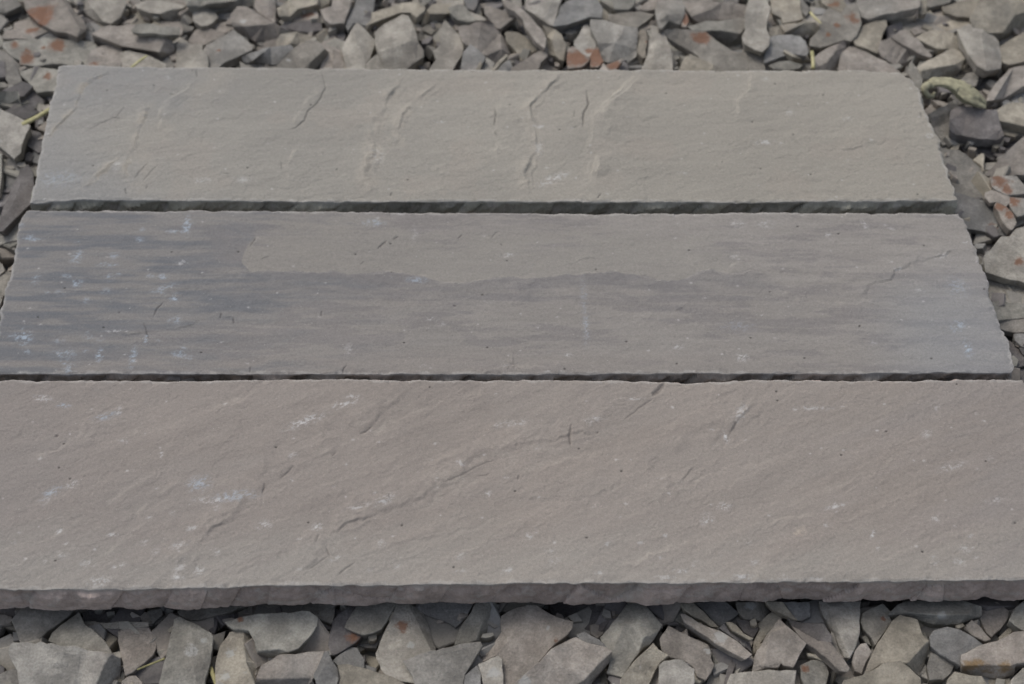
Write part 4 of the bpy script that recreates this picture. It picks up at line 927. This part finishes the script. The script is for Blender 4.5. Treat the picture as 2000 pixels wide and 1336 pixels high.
I|n|-42|12|1340,520 1400,340 1560,80 1600,20 1750,20 1860,70,-5 1830,200,-8 1750,380,-8 1640,500,-6 1470,518|1740,110,0 1650,290,0 1590,470,0||1440,450,22|olive finger-like chip with a mauve flank slanting under the near slab
I|y|-30|12|0,760 110,745 290,790 480,850 620,890 940,1060 0,1060 40,900||||long cream chip along the bottom edge, rosy at its tip
I|d|-36|10|-80,800 0,800 60,930 130,1000 130,1060 -80,1060||||dark little chip left of the long cream chip at the bottom edge
I|g|-52|7|220,515 480,480 440,562 280,552||||thin grey flake in the hole beside the tan-blushed tall chip
I|b|-36|10|1440,1060 1460,880 1600,760 1650,850 1640,1060||||bluish-green chip left of the white-scarred one at the bottom edge
I|p|-34|10|1610,750 1840,650 1890,700 1900,950 1900,1060 1680,1060 1650,850|||1790,850,60|pale chip with a white scar at the bottom edge
J|k|-38|14|-330,740,-4 -200,600,-5 -60,380,-5 -60,200,-5 60,130,-3 250,70 350,80 480,170 640,235 750,262 740,340 650,440 540,520 400,680 240,850 60,1010 -50,1060 -60,680 -120,650 -230,700|230,170,1 20,480,1|560,480,25|470,340,25|large mauve-grey slab-like chip leaning diagonally in the foreground
J|k|-30|14|110,950 290,790 520,570 790,440 860,480 940,510 1110,545 1205,600 1170,720,-10 990,920,-14 920,1060,-14 50,1060|1080,722,0 890,935,0||200,950,60|large lilac-veined chip with a ragged upper edge at the bottom
J|b|-38|8|800,412 890,372 1070,470 1190,575 1110,545 940,512 850,482||||grey-blue strip of a chip behind the ragged lilac-veined chip
J|d|-54|10|500,40 1130,40 1165,250 1100,362 900,352 740,252 560,202 500,142||||olive-black chip deep in shadow under the near slab's middle
J|y|-50|8|1190,40 1390,40 1290,182 1220,222||||brown sliver between the black gap and the grey-green knuckle-like chip
J|n|-38|13|1080,440 1260,230 1310,160 1390,50 1570,50,0 1650,150 1780,300,-3 1700,440,-6 1640,520,-8 1560,560,-6 1450,700,-6 1330,890,-8 1150,840,-8 1210,600 1110,520|1330,200,1 1360,280,3 1500,310,3 1570,440,1|||knuckle-shaped grey-green chip with a curved ledge on top
J|b|-50|8|1600,100 1650,40 1810,40 1720,192||||small slate chip behind the knuckle-shaped chip, under the slab
J|y|-34|12|1310,920 1460,720 1680,510 1740,580 1862,650 1760,732,-4 1700,830,-6 1600,1060,-6 1310,1060||||sandy-green oblong chip slanting toward the bottom edge
K|k|-40|13|-180,470 -80,310 0,350 170,440 370,525 410,620 400,680 440,760 400,840 340,930 240,880 200,780 90,700 -60,670 -150,600|||370,600,30|broad pinkish chip with a frayed right end in the foreground
K|w|-32|13|-190,1060 -190,760 -130,710 0,690 80,695 150,770 210,800 210,1060||||white-crusted chip at the bottom edge below the frayed pinkish chip
K|n|-48|8|-90,200 30,90 80,120 220,230 310,285 400,480 250,400 100,300||||shaded green chip above the broad frayed pinkish chip
K|y|-38|8|50,50 200,40 320,140 400,230 495,322 400,312 300,240 200,200 100,120||||buff tapering chip coming out from under the near slab
K|b|-44|10|210,40 570,30 725,160 650,222 500,312 420,240 320,130||||slate-green chip beside the buff tapering chip
K|k|-34|8|60,175 120,180 330,300 500,360 700,480 872,632 790,692 640,612 420,482 250,362 100,262|||510,440,65|long slanting chip with a bright white patch in its middle
K|d|-40|8|500,330 560,280 640,400 760,420 852,480 872,612 700,480||||dark flank-like chip behind the white-patched long chip
K|y|-34|5|575,262 640,262 700,300 780,390 895,450 850,472 740,412 650,362||||thin cream flake above the white-patched long chip
K|d|-46|9|690,235 800,240 920,270 952,350 890,442 780,382||||small dark rounded chip right of the thin cream flake
K|p|-44|11|690,30 940,30 1075,50,-8 1070,235,-10 970,245,-2 780,222 720,150|950,110,0||860,80,45|chip with chalky patch and dark right side under the near slab
K|y|-48|8|940,280 1100,150 1240,190 1200,250 1060,380 930,600 880,642 900,480 960,350||||dull yellow-brown chip behind the triangular grey chip
K|k|-32|12|1190,230 1270,310 1500,510 1420,640 1350,782 1240,762 1210,735 1180,782 1000,802,-1 880,835,-3 910,650,-3 1050,410,-3|1080,400,1 1010,770,1|||large triangular grey chip with a cream left edge in the foreground
K|y|-40|6|1030,30 1230,30 1310,140 1405,245 1340,232 1220,172 1110,112||||slim cream blade slipping out from under the near slab
K|b|-44|9|1220,30 1540,30 1545,200 1440,252 1380,232 1320,150||||blue-grey chip right of the slim cream blade
K|k|-30|9|1340,310 1480,390 1640,480 1780,500 1900,640 1995,790 1970,832 1880,822 1720,662 1500,502 1400,400||||long lilac shard slanting down to the right in the foreground
K|d|-38|9|1280,210 1400,260 1700,280 1790,420 1790,500 1640,482 1480,392 1340,312||||shaded slate chip right above the long lilac shard
K|g|-36|12|1650,30 2120,30 2110,400 2060,560 2000,672 1930,662,-4 1830,430,-6 1700,200,-5|1780,110,1 1900,430,1 1985,640,0|||tall tapering grey chip with a lighter left edge under the near slab
K|p|-30|13|560,1060 640,860 760,840 1000,820 1380,818 1370,880 1350,1060||||flat grey chip along the bottom edge below the triangular grey chip
K|n|-48|8|340,1060 370,900 440,760 410,640 420,560 640,620 600,780 520,950 500,1060||||dull green chip right of the white-crusted chip
K|d|-42|8|660,640 745,660 690,760 600,980 560,1060 520,1060 600,780||||narrow dark chip standing between green and grey chips
K|p|-46|7|780,720 880,650 915,700 885,835 780,840||||small beige chip at the triangular grey chip's lower left corner
K|y|-38|6|1495,610 1700,640 1725,712 1520,655||||small cream sliver under the long lilac shard
K|n|-40|11|1430,760 1560,700 1700,720 1760,850 1720,1000 1640,1060 1500,1060 1440,900||1480,800,40||dark rounded mossy-brown pebble at the bottom edge
L|y|-28|14|-60,1060 0,900 200,850 480,700 620,690 720,770 840,880 850,1060||||large pale sandy chip filling the bottom edge, beside the lilac shard
L|y|-34|14|220,840 340,560 530,250 620,180 810,235 860,390 935,470 920,600,-10 880,720,-14 830,850,-16 700,750,-4 600,700 450,710|900,500,0 700,720,0|||large warm cream chip with a slate-blue right side
L|n|-36|11|490,170 600,60 700,20 1300,10 1520,80 1520,190,-5 1400,222,-7 1270,282,-9 1000,282,-9 830,232,-8 640,172,-3|700,150,1 1050,180,1 1380,170,1||1080,188,40|long lens-shaped grey-green chip under the near slab's right end
L|n|-40|12|180,250 200,160 280,110 420,50 520,150 490,180 520,250 420,400 340,512 300,430 250,380 210,330|340,250,3|430,220,30||lumpy olive chip with brown veins left of the warm cream chip
L|g|-50|8|175,30 290,30 240,110 190,152||||tiny grey triangle under the near slab above the lumpy olive chip
L|k|-36|9|80,700 110,580 180,500 240,490 300,590 240,700 190,832 110,800||||small mauve-grey chip between the tall grey and warm cream chips
L|n|-44|6|190,430 250,380 295,520 240,490||||tiny green splinter above the small mauve-grey chip
L|b|-36|12|950,420 1000,350 1150,310 1280,340 1430,420 1545,510 1400,600 1290,742 1180,682 1060,612 960,520|1300,560,2|||smooth teal-grey chip shaped like an arrowhead in the foreground
L|g|-42|11|920,760 960,600 1010,610 1235,700 1180,832 1100,900 950,902||||brownish-grey cube-like chip below the teal-grey chip
L|w|-48|7|840,832 900,720 922,800 935,900 860,862||||small whitish chip beside the slate-blue side of the cream chip
L|k|-42|11|1500,200 1530,90 1700,30 1830,130 1820,220 1740,330 1640,422 1590,382 1540,282||||rounded grey-mauve chip under the near slab at its right end
L|k|-38|8|1340,322 1420,230 1500,290 1560,370 1635,450 1570,472 1420,402||||small pink three-cornered chip between the lens and the ochre-fronted chips
L|y|-40|5|1235,295 1320,270 1345,300 1270,332||||tiny cream pebble-like chip below the lens-shaped chip
L|n|-36|11|1835,240 1900,100 2060,-40 2100,-40 2100,400 1930,312||||blue-green chip at the right frame edge under the near slab
L|y|-44|7|1715,430 1820,330 1880,300 1905,330 1820,420 1740,472||||little cream strip in the dark gap near the right frame edge
L|k|-32|14|1300,700 1310,620 1540,510 1700,470 1880,370 2100,350 2100,690 1910,720 1880,840,-12 1700,890,-14 1550,850,-12 1420,840,-12 1310,800,-8|1330,742,0 1600,735,0 1850,742,0|@1420,800,110 1620,830,110 1800,810,100||large mauve chip with an ochre front face near the bottom right corner
L|y|-34|12|1120,1060 1150,900 1230,810 1400,850 1530,860 1590,960 1625,1060||||yellow-grey chip at the bottom edge below the ochre-fronted chip
L|p|-34|12|2100,730 1990,770 1860,900 1840,1060 2100,1060||||pale chip in the bottom right corner
L|y|-46|9|1600,900 1850,880 1850,1060 1640,1060||||shaded buff chip between the bottom corner chip and its neighbour
'''
for i, line in enumerate([t for t in CHIPS.strip().split('\n') if t.strip()]):
    make_chip(line, i)

# ------------------------------------------------------------------ the unbroken mass of chips underneath and around
def gravel():
    rs = random.Random(77)
    V, F, COL = [], [], []
    tones = [TONE[k] for k in 'pggkbynddk']
    def chip(x, y, z, size):
        n = rs.choice((4, 5, 5, 6))
        a0 = rs.uniform(0, 6.28)
        ang = sorted(a0 + 6.283 * (k + rs.uniform(-.3, .3)) / n for k in range(n))
        st = rs.uniform(1.0, 2.1); dr = rs.uniform(0, 3.14)
        th = rs.uniform(.006, .015)
        tl, td = rs.uniform(0, .75) ** 1.3, rs.uniform(0, 6.28)
        ax = Vector((math.cos(td), math.sin(td), 0))
        from mathutils import Matrix
        M = Matrix.Rotation(tl, 3, ax)
        ring = []
        for a in ang:
            r = size * rs.uniform(.75, 1.15)
            px, py = math.cos(a) * r * st ** .5, math.sin(a) * r / st ** .5
            ring.append((px * math.cos(dr) - py * math.sin(dr), px * math.sin(dr) + py * math.cos(dr)))
        b0 = len(V)
        for (sx, zz) in ((.93, th / 2), (1, th / 2 - .0012), (.88, -th / 2)):
            for p in ring:
                w = M @ Vector((p[0] * sx, p[1] * sx, zz + rs.uniform(-.0006, .0006)))
                V.append((x + w.x, y + w.y, z + w.z))
        F.append(tuple(b0 + k for k in range(n)))
        for lv in (0, 1):
            for k in range(n):
                k2 = (k + 1) % n
                F.append((b0 + lv * n + k, b0 + (lv + 1) * n + k, b0 + (lv + 1) * n + k2, b0 + lv * n + k2))
        F.append(tuple(b0 + 2 * n + k for k in reversed(range(n))))
        t = rs.choice(tones); q = rs.uniform(.75, 1.1)
        COL.extend([(t[0] * q, t[1] * q, t[2] * q, 1)] * (3 * n))
    sy0, sy1 = at(1000, 1150)[1], at(1000, 130)[1]
    for layer in range(3):
        step = .031
        y = .12
        while y < 1.75:
            x = -1.1
            while x < 1.1:
                jx, jy = x + rs.uniform(-.014, .014), y + rs.uniform(-.014, .014)
                px, py = to_px(jx, jy, -.045)
                inside = -60 < px < 2060 and -50 < py < 1390
                under = -.56 < jx < .56 and sy0 - .03 < jy < sy1 + .03
                if inside or under:
                    z = -.076 + layer * .010 + rs.uniform(-.004, .004)
                    size = rs.uniform(.014, .026)
                else:
                    z = -.075 + layer * .013 + rs.uniform(-.004, .006)
                    size = rs.uniform(.018, .034)
                chip(jx, jy, z, size)
                x += step
            y += step
    # grit and splinters that have dropped between the chips
    y = .36
    while y < 1.32:
        x = -.62
        while x < .66:
            jx, jy = x + rs.uniform(-.01, .01), y + rs.uniform(-.01, .01)
            if not (-.40 < jx < .40 and sy0 + .01 < jy < sy1 - .03):
                chip(jx, jy, -.052 + rs.uniform(-.006, .004), rs.uniform(.003, .009))
            x += .0165
        y += .0165
    me = bpy.data.meshes.new('gravel')
    me.from_pydata(V, [], F)
    a = me.attributes.new('pigment', 'FLOAT_COLOR', 'POINT')
    a.data.foreach_set('color', np.array(COL, dtype=np.float32).ravel())
    mat = bpy.data.materials.new('loose_stone')
    n, l, b = nt(mat)
    at_ = n.new('ShaderNodeAttribute'); at_.attribute_name = 'pigment'
    tc = n.new('ShaderNodeTexCoord')
    v = tc.outputs['Object']
    f = noise_tex(n, l, v, 40, 5, .65)
    col = mix_col(n, l, 1.0, at_.outputs['Color'], math_node(n, l, 'ADD', math_node(n, l, 'MULTIPLY', f, .8), .6), 'MULTIPLY')
    fine = noise_tex(n, l, v, 520, 3, .7)
    col = mix_col(n, l, 1.0, col, math_node(n, l, 'ADD', math_node(n, l, 'MULTIPLY', fine, .6), .70), 'MULTIPLY')
    l.new(col, b.inputs['Base Color'])
    bp = n.new('ShaderNodeBump'); bp.inputs['Distance'].default_value = .002
    l.new(noise_tex(n, l, v, 60, 6, .68), bp.inputs['Height']); l.new(bp.outputs[0], b.inputs['Normal'])
    me.materials.append(mat)
    o = bpy.data.objects.new('gravel', me); C.objects.link(o)
    tag(o, 'loose layer of small broken stone underneath the larger chips', 'gravel', kind='stuff')
gravel()

# ------------------------------------------------------------------ dry stems and the curled husk
def plant_material(name, a_, b_):
    mat = bpy.data.materials.new(name)
    n, l, b = nt(mat)
    tc = n.new('ShaderNodeTexCoord')
    f = noise_tex(n, l, tc.outputs['Object'], 120, 4, .6)
    l.new(mix_col(n, l, ramp(n, l, f, .35, .65), a_, b_), b.inputs['Base Color'])
    bp = n.new('ShaderNodeBump'); bp.inputs['Distance'].default_value = .001
    l.new(noise_tex(n, l, tc.outputs['Object'], 300, 4), bp.inputs['Height']); l.new(bp.outputs[0], b.inputs['Normal'])
    b.inputs['Roughness'].default_value = .65
    return mat
STRAW = plant_material('dry_straw', (.36, .34, .17), (.50, .46, .27))
DIMSTRAW = plant_material('dull_straw', (.20, .19, .09), (.32, .29, .14))
HUSK = plant_material('dry_husk', (.24, .225, .155), (.40, .375, .25))

def tube(name, pts, radii, mat, label, cat, flat=1.0, nseg=10, group=None, twist=0.0, sub=6):
    W = [at(x, y, z / 1000) for x, y, z in pts]
    # smooth the centre line
    fine, rr = [], []
    for i in range(len(W) - 1):
        p0 = W[max(0, i - 1)]; p1 = W[i]; p2 = W[i + 1]; p3 = W[min(len(W) - 1, i + 2)]
        for k in range(sub):
            t = k / sub
            fine.append(.5 * ((2 * p1) + (p2 - p0) * t + (2 * p0 - 5 * p1 + 4 * p2 - p3) * t * t + (3 * p1 - p0 - 3 * p2 + p3) * t ** 3))
            rr.append(radii[i] * (1 - t) + radii[i + 1] * t)
    fine.append(W[-1]); rr.append(radii[-1])
    org = fine[0].copy(); org.z = min(p.z for p in fine)
    bm = bmesh.new(); rings = []
    for i, p in enumerate(fine):
        d = (fine[min(i + 1, len(fine) - 1)] - fine[max(i - 1, 0)]).normalized()
        s = d.cross(Vector((0, 0, 1))).normalized(); upv = s.cross(d)
        ring = []
        tw = twist * i / len(fine)
        for k in range(nseg):
            a = 2 * math.pi * k / nseg
            w = rr[i] / 1000 * (1 + .10 * mnoise.noise(p * 160 + Vector((k * .9, 0, 0))))
            u_, v_ = math.cos(a) * w, math.sin(a) * w * flat
            u2 = u_ * math.cos(tw) - v_ * math.sin(tw); v2 = u_ * math.sin(tw) + v_ * math.cos(tw)
            ring.append(bm.verts.new(p + s * u2 + upv * v2 - org))
        rings.append(ring)
    for a, b in zip(rings, rings[1:]):
        for k in range(nseg):
            bm.faces.new([a[k], a[(k + 1) % nseg], b[(k + 1) % nseg], b[k]])
    bm.faces.new(rings[0]); bm.faces.new(list(reversed(rings[-1])))
    bmesh.ops.recalc_face_normals(bm, faces=bm.faces)
    for f in bm.faces: f.smooth = len(f.verts) == 4
    me = bpy.data.meshes.new(name); bm.to_mesh(me); bm.free()
    me.materials.append(mat)
    o = bpy.data.objects.new(name, me); C.objects.link(o); o.location = org
    tag(o, label, cat, group, 'thing')
    return o
G_ST = 'dry straws among the chips'
tube('dry_straw', [(44, 243, -33), (70, 230, -29), (110, 206, -24)], [2.9, 2.8, 2.7], STRAW, 'thick yellow-green stem poking out beside the far slab', 'dry straw', .7, group=G_ST)
tube('dry_straw', [(255, 133, -24), (272, 119, -23), (287, 109, -24)], [1.6, 1.7, 1.2], STRAW, 'short yellow stem tip behind the far slab near its pale corner', 'dry straw', .5, group=G_ST)
tube('dry_straw', [(1588, 134, -24), (1588, 118, -22), (1586, 100, -20)], [2.2, 1.9, 1.9], STRAW, 'upright yellow stub between the oval chip and the pink triangle', 'dry straw', .7, group=G_ST)
tube('dry_straw', [(1583, 24, -30), (1590, 33, -28), (1604, 46, -28)], [1.6, 1.7, 1.0], STRAW, 'short pale green straw near the large rust-shouldered chip', 'dry straw', .6, group=G_ST)
tube('dry_straw', [(268, 1308, -36), (290, 1299, -36), (322, 1286, -34)], [.7, .9, .9], DIMSTRAW, 'thin dull stem crossing a dark foreground gap', 'dry straw', .7, group=G_ST)
tube('dry_straw', [(412, 1303, -40), (416, 1318, -38), (424, 1340, -36)], [1.4, 1.8, 1.7], DIMSTRAW, 'pale green stem beside the tall bluish foreground chip', 'dry straw', .7, group=G_ST)

def husk():
    # a crumpled dry leaf sheath, folded lengthwise, with a curled tip
    st = [(1806, 172, -20, 6), (1818, 164, -14, 8), (1834, 161, -12, 8), (1852, 163, -12, 10), (1872, 171, -15, 13),
          (1892, 184, -19, 15), (1910, 194, -24, 13), (1926, 205, -30, 6)]
    W = [at(x, y, z / 1000) for x, y, z, w in st]
    org = W[0].copy(); org.z = -.04
    bm = bmesh.new(); rows = []
    N, Mq = 70, 36
    for i in range(N):
        t = i / (N - 1) * (len(W) - 1); k = min(int(t), len(W) - 2); f = t - k
        p0 = W[max(0, k - 1)]; p1 = W[k]; p2 = W[k + 1]; p3 = W[min(len(W) - 1, k + 2)]
        p = .5 * ((2 * p1) + (p2 - p0) * f + (2 * p0 - 5 * p1 + 4 * p2 - p3) * f * f + (3 * p1 - p0 - 3 * p2 + p3) * f ** 3)
        d = (W[k + 1] - W[k]).normalized()
        s = d.cross(Vector((0, 0, 1))).normalized()
        wd = (st[k][3] * (1 - f) + st[k + 1][3] * f) / 1000
        row = []
        for j in range(Mq):
            a = 2 * math.pi * j / Mq
            fold = .80 + .38 * mnoise.noise(Vector((math.cos(a) * 1.6, math.sin(a) * 1.6, i * .035))) \
                + .22 * mnoise.noise(Vector((math.cos(a) * 5, math.sin(a) * 5, i * .11)))
            r = wd * fold
            row.append(bm.verts.new(p + s * math.cos(a) * r + Vector((0, 0, 1)) * math.sin(a) * r * .42 - org))
        rows.append(row)
    for a, b in zip(rows, rows[1:]):
        for j in range(Mq):
            bm.faces.new([a[j], a[(j + 1) % Mq], b[(j + 1) % Mq], b[j]])
    bm.faces.new(rows[0]); bm.faces.new(list(reversed(rows[-1])))
    bmesh.ops.recalc_face_normals(bm, faces=bm.faces)
    for f in bm.faces: f.smooth = True
    me = bpy.data.meshes.new('dry_husk'); bm.to_mesh(me); bm.free(); me.materials.append(HUSK)
    o = bpy.data.objects.new('dry_husk', me); C.objects.link(o); o.location = org
    tag(o, 'curled yellowish dry husk lying on chips beside the far slab corner', 'dry husk', kind='thing')
    k = tube('curled_tip', [(1822, 170, -12), (1812, 166, -9), (1806, 174, -10), (1810, 186, -16), (1820, 188, -18), (1826, 180, -14)],
             [2.5, 4.0, 4.5, 4.0, 3.2, 1.5], HUSK, None, None, .8, nseg=12, twist=1.5)
    k.parent = o; k.matrix_parent_inverse.identity(); k.location = k.location - o.location
    del k['kind']
husk()
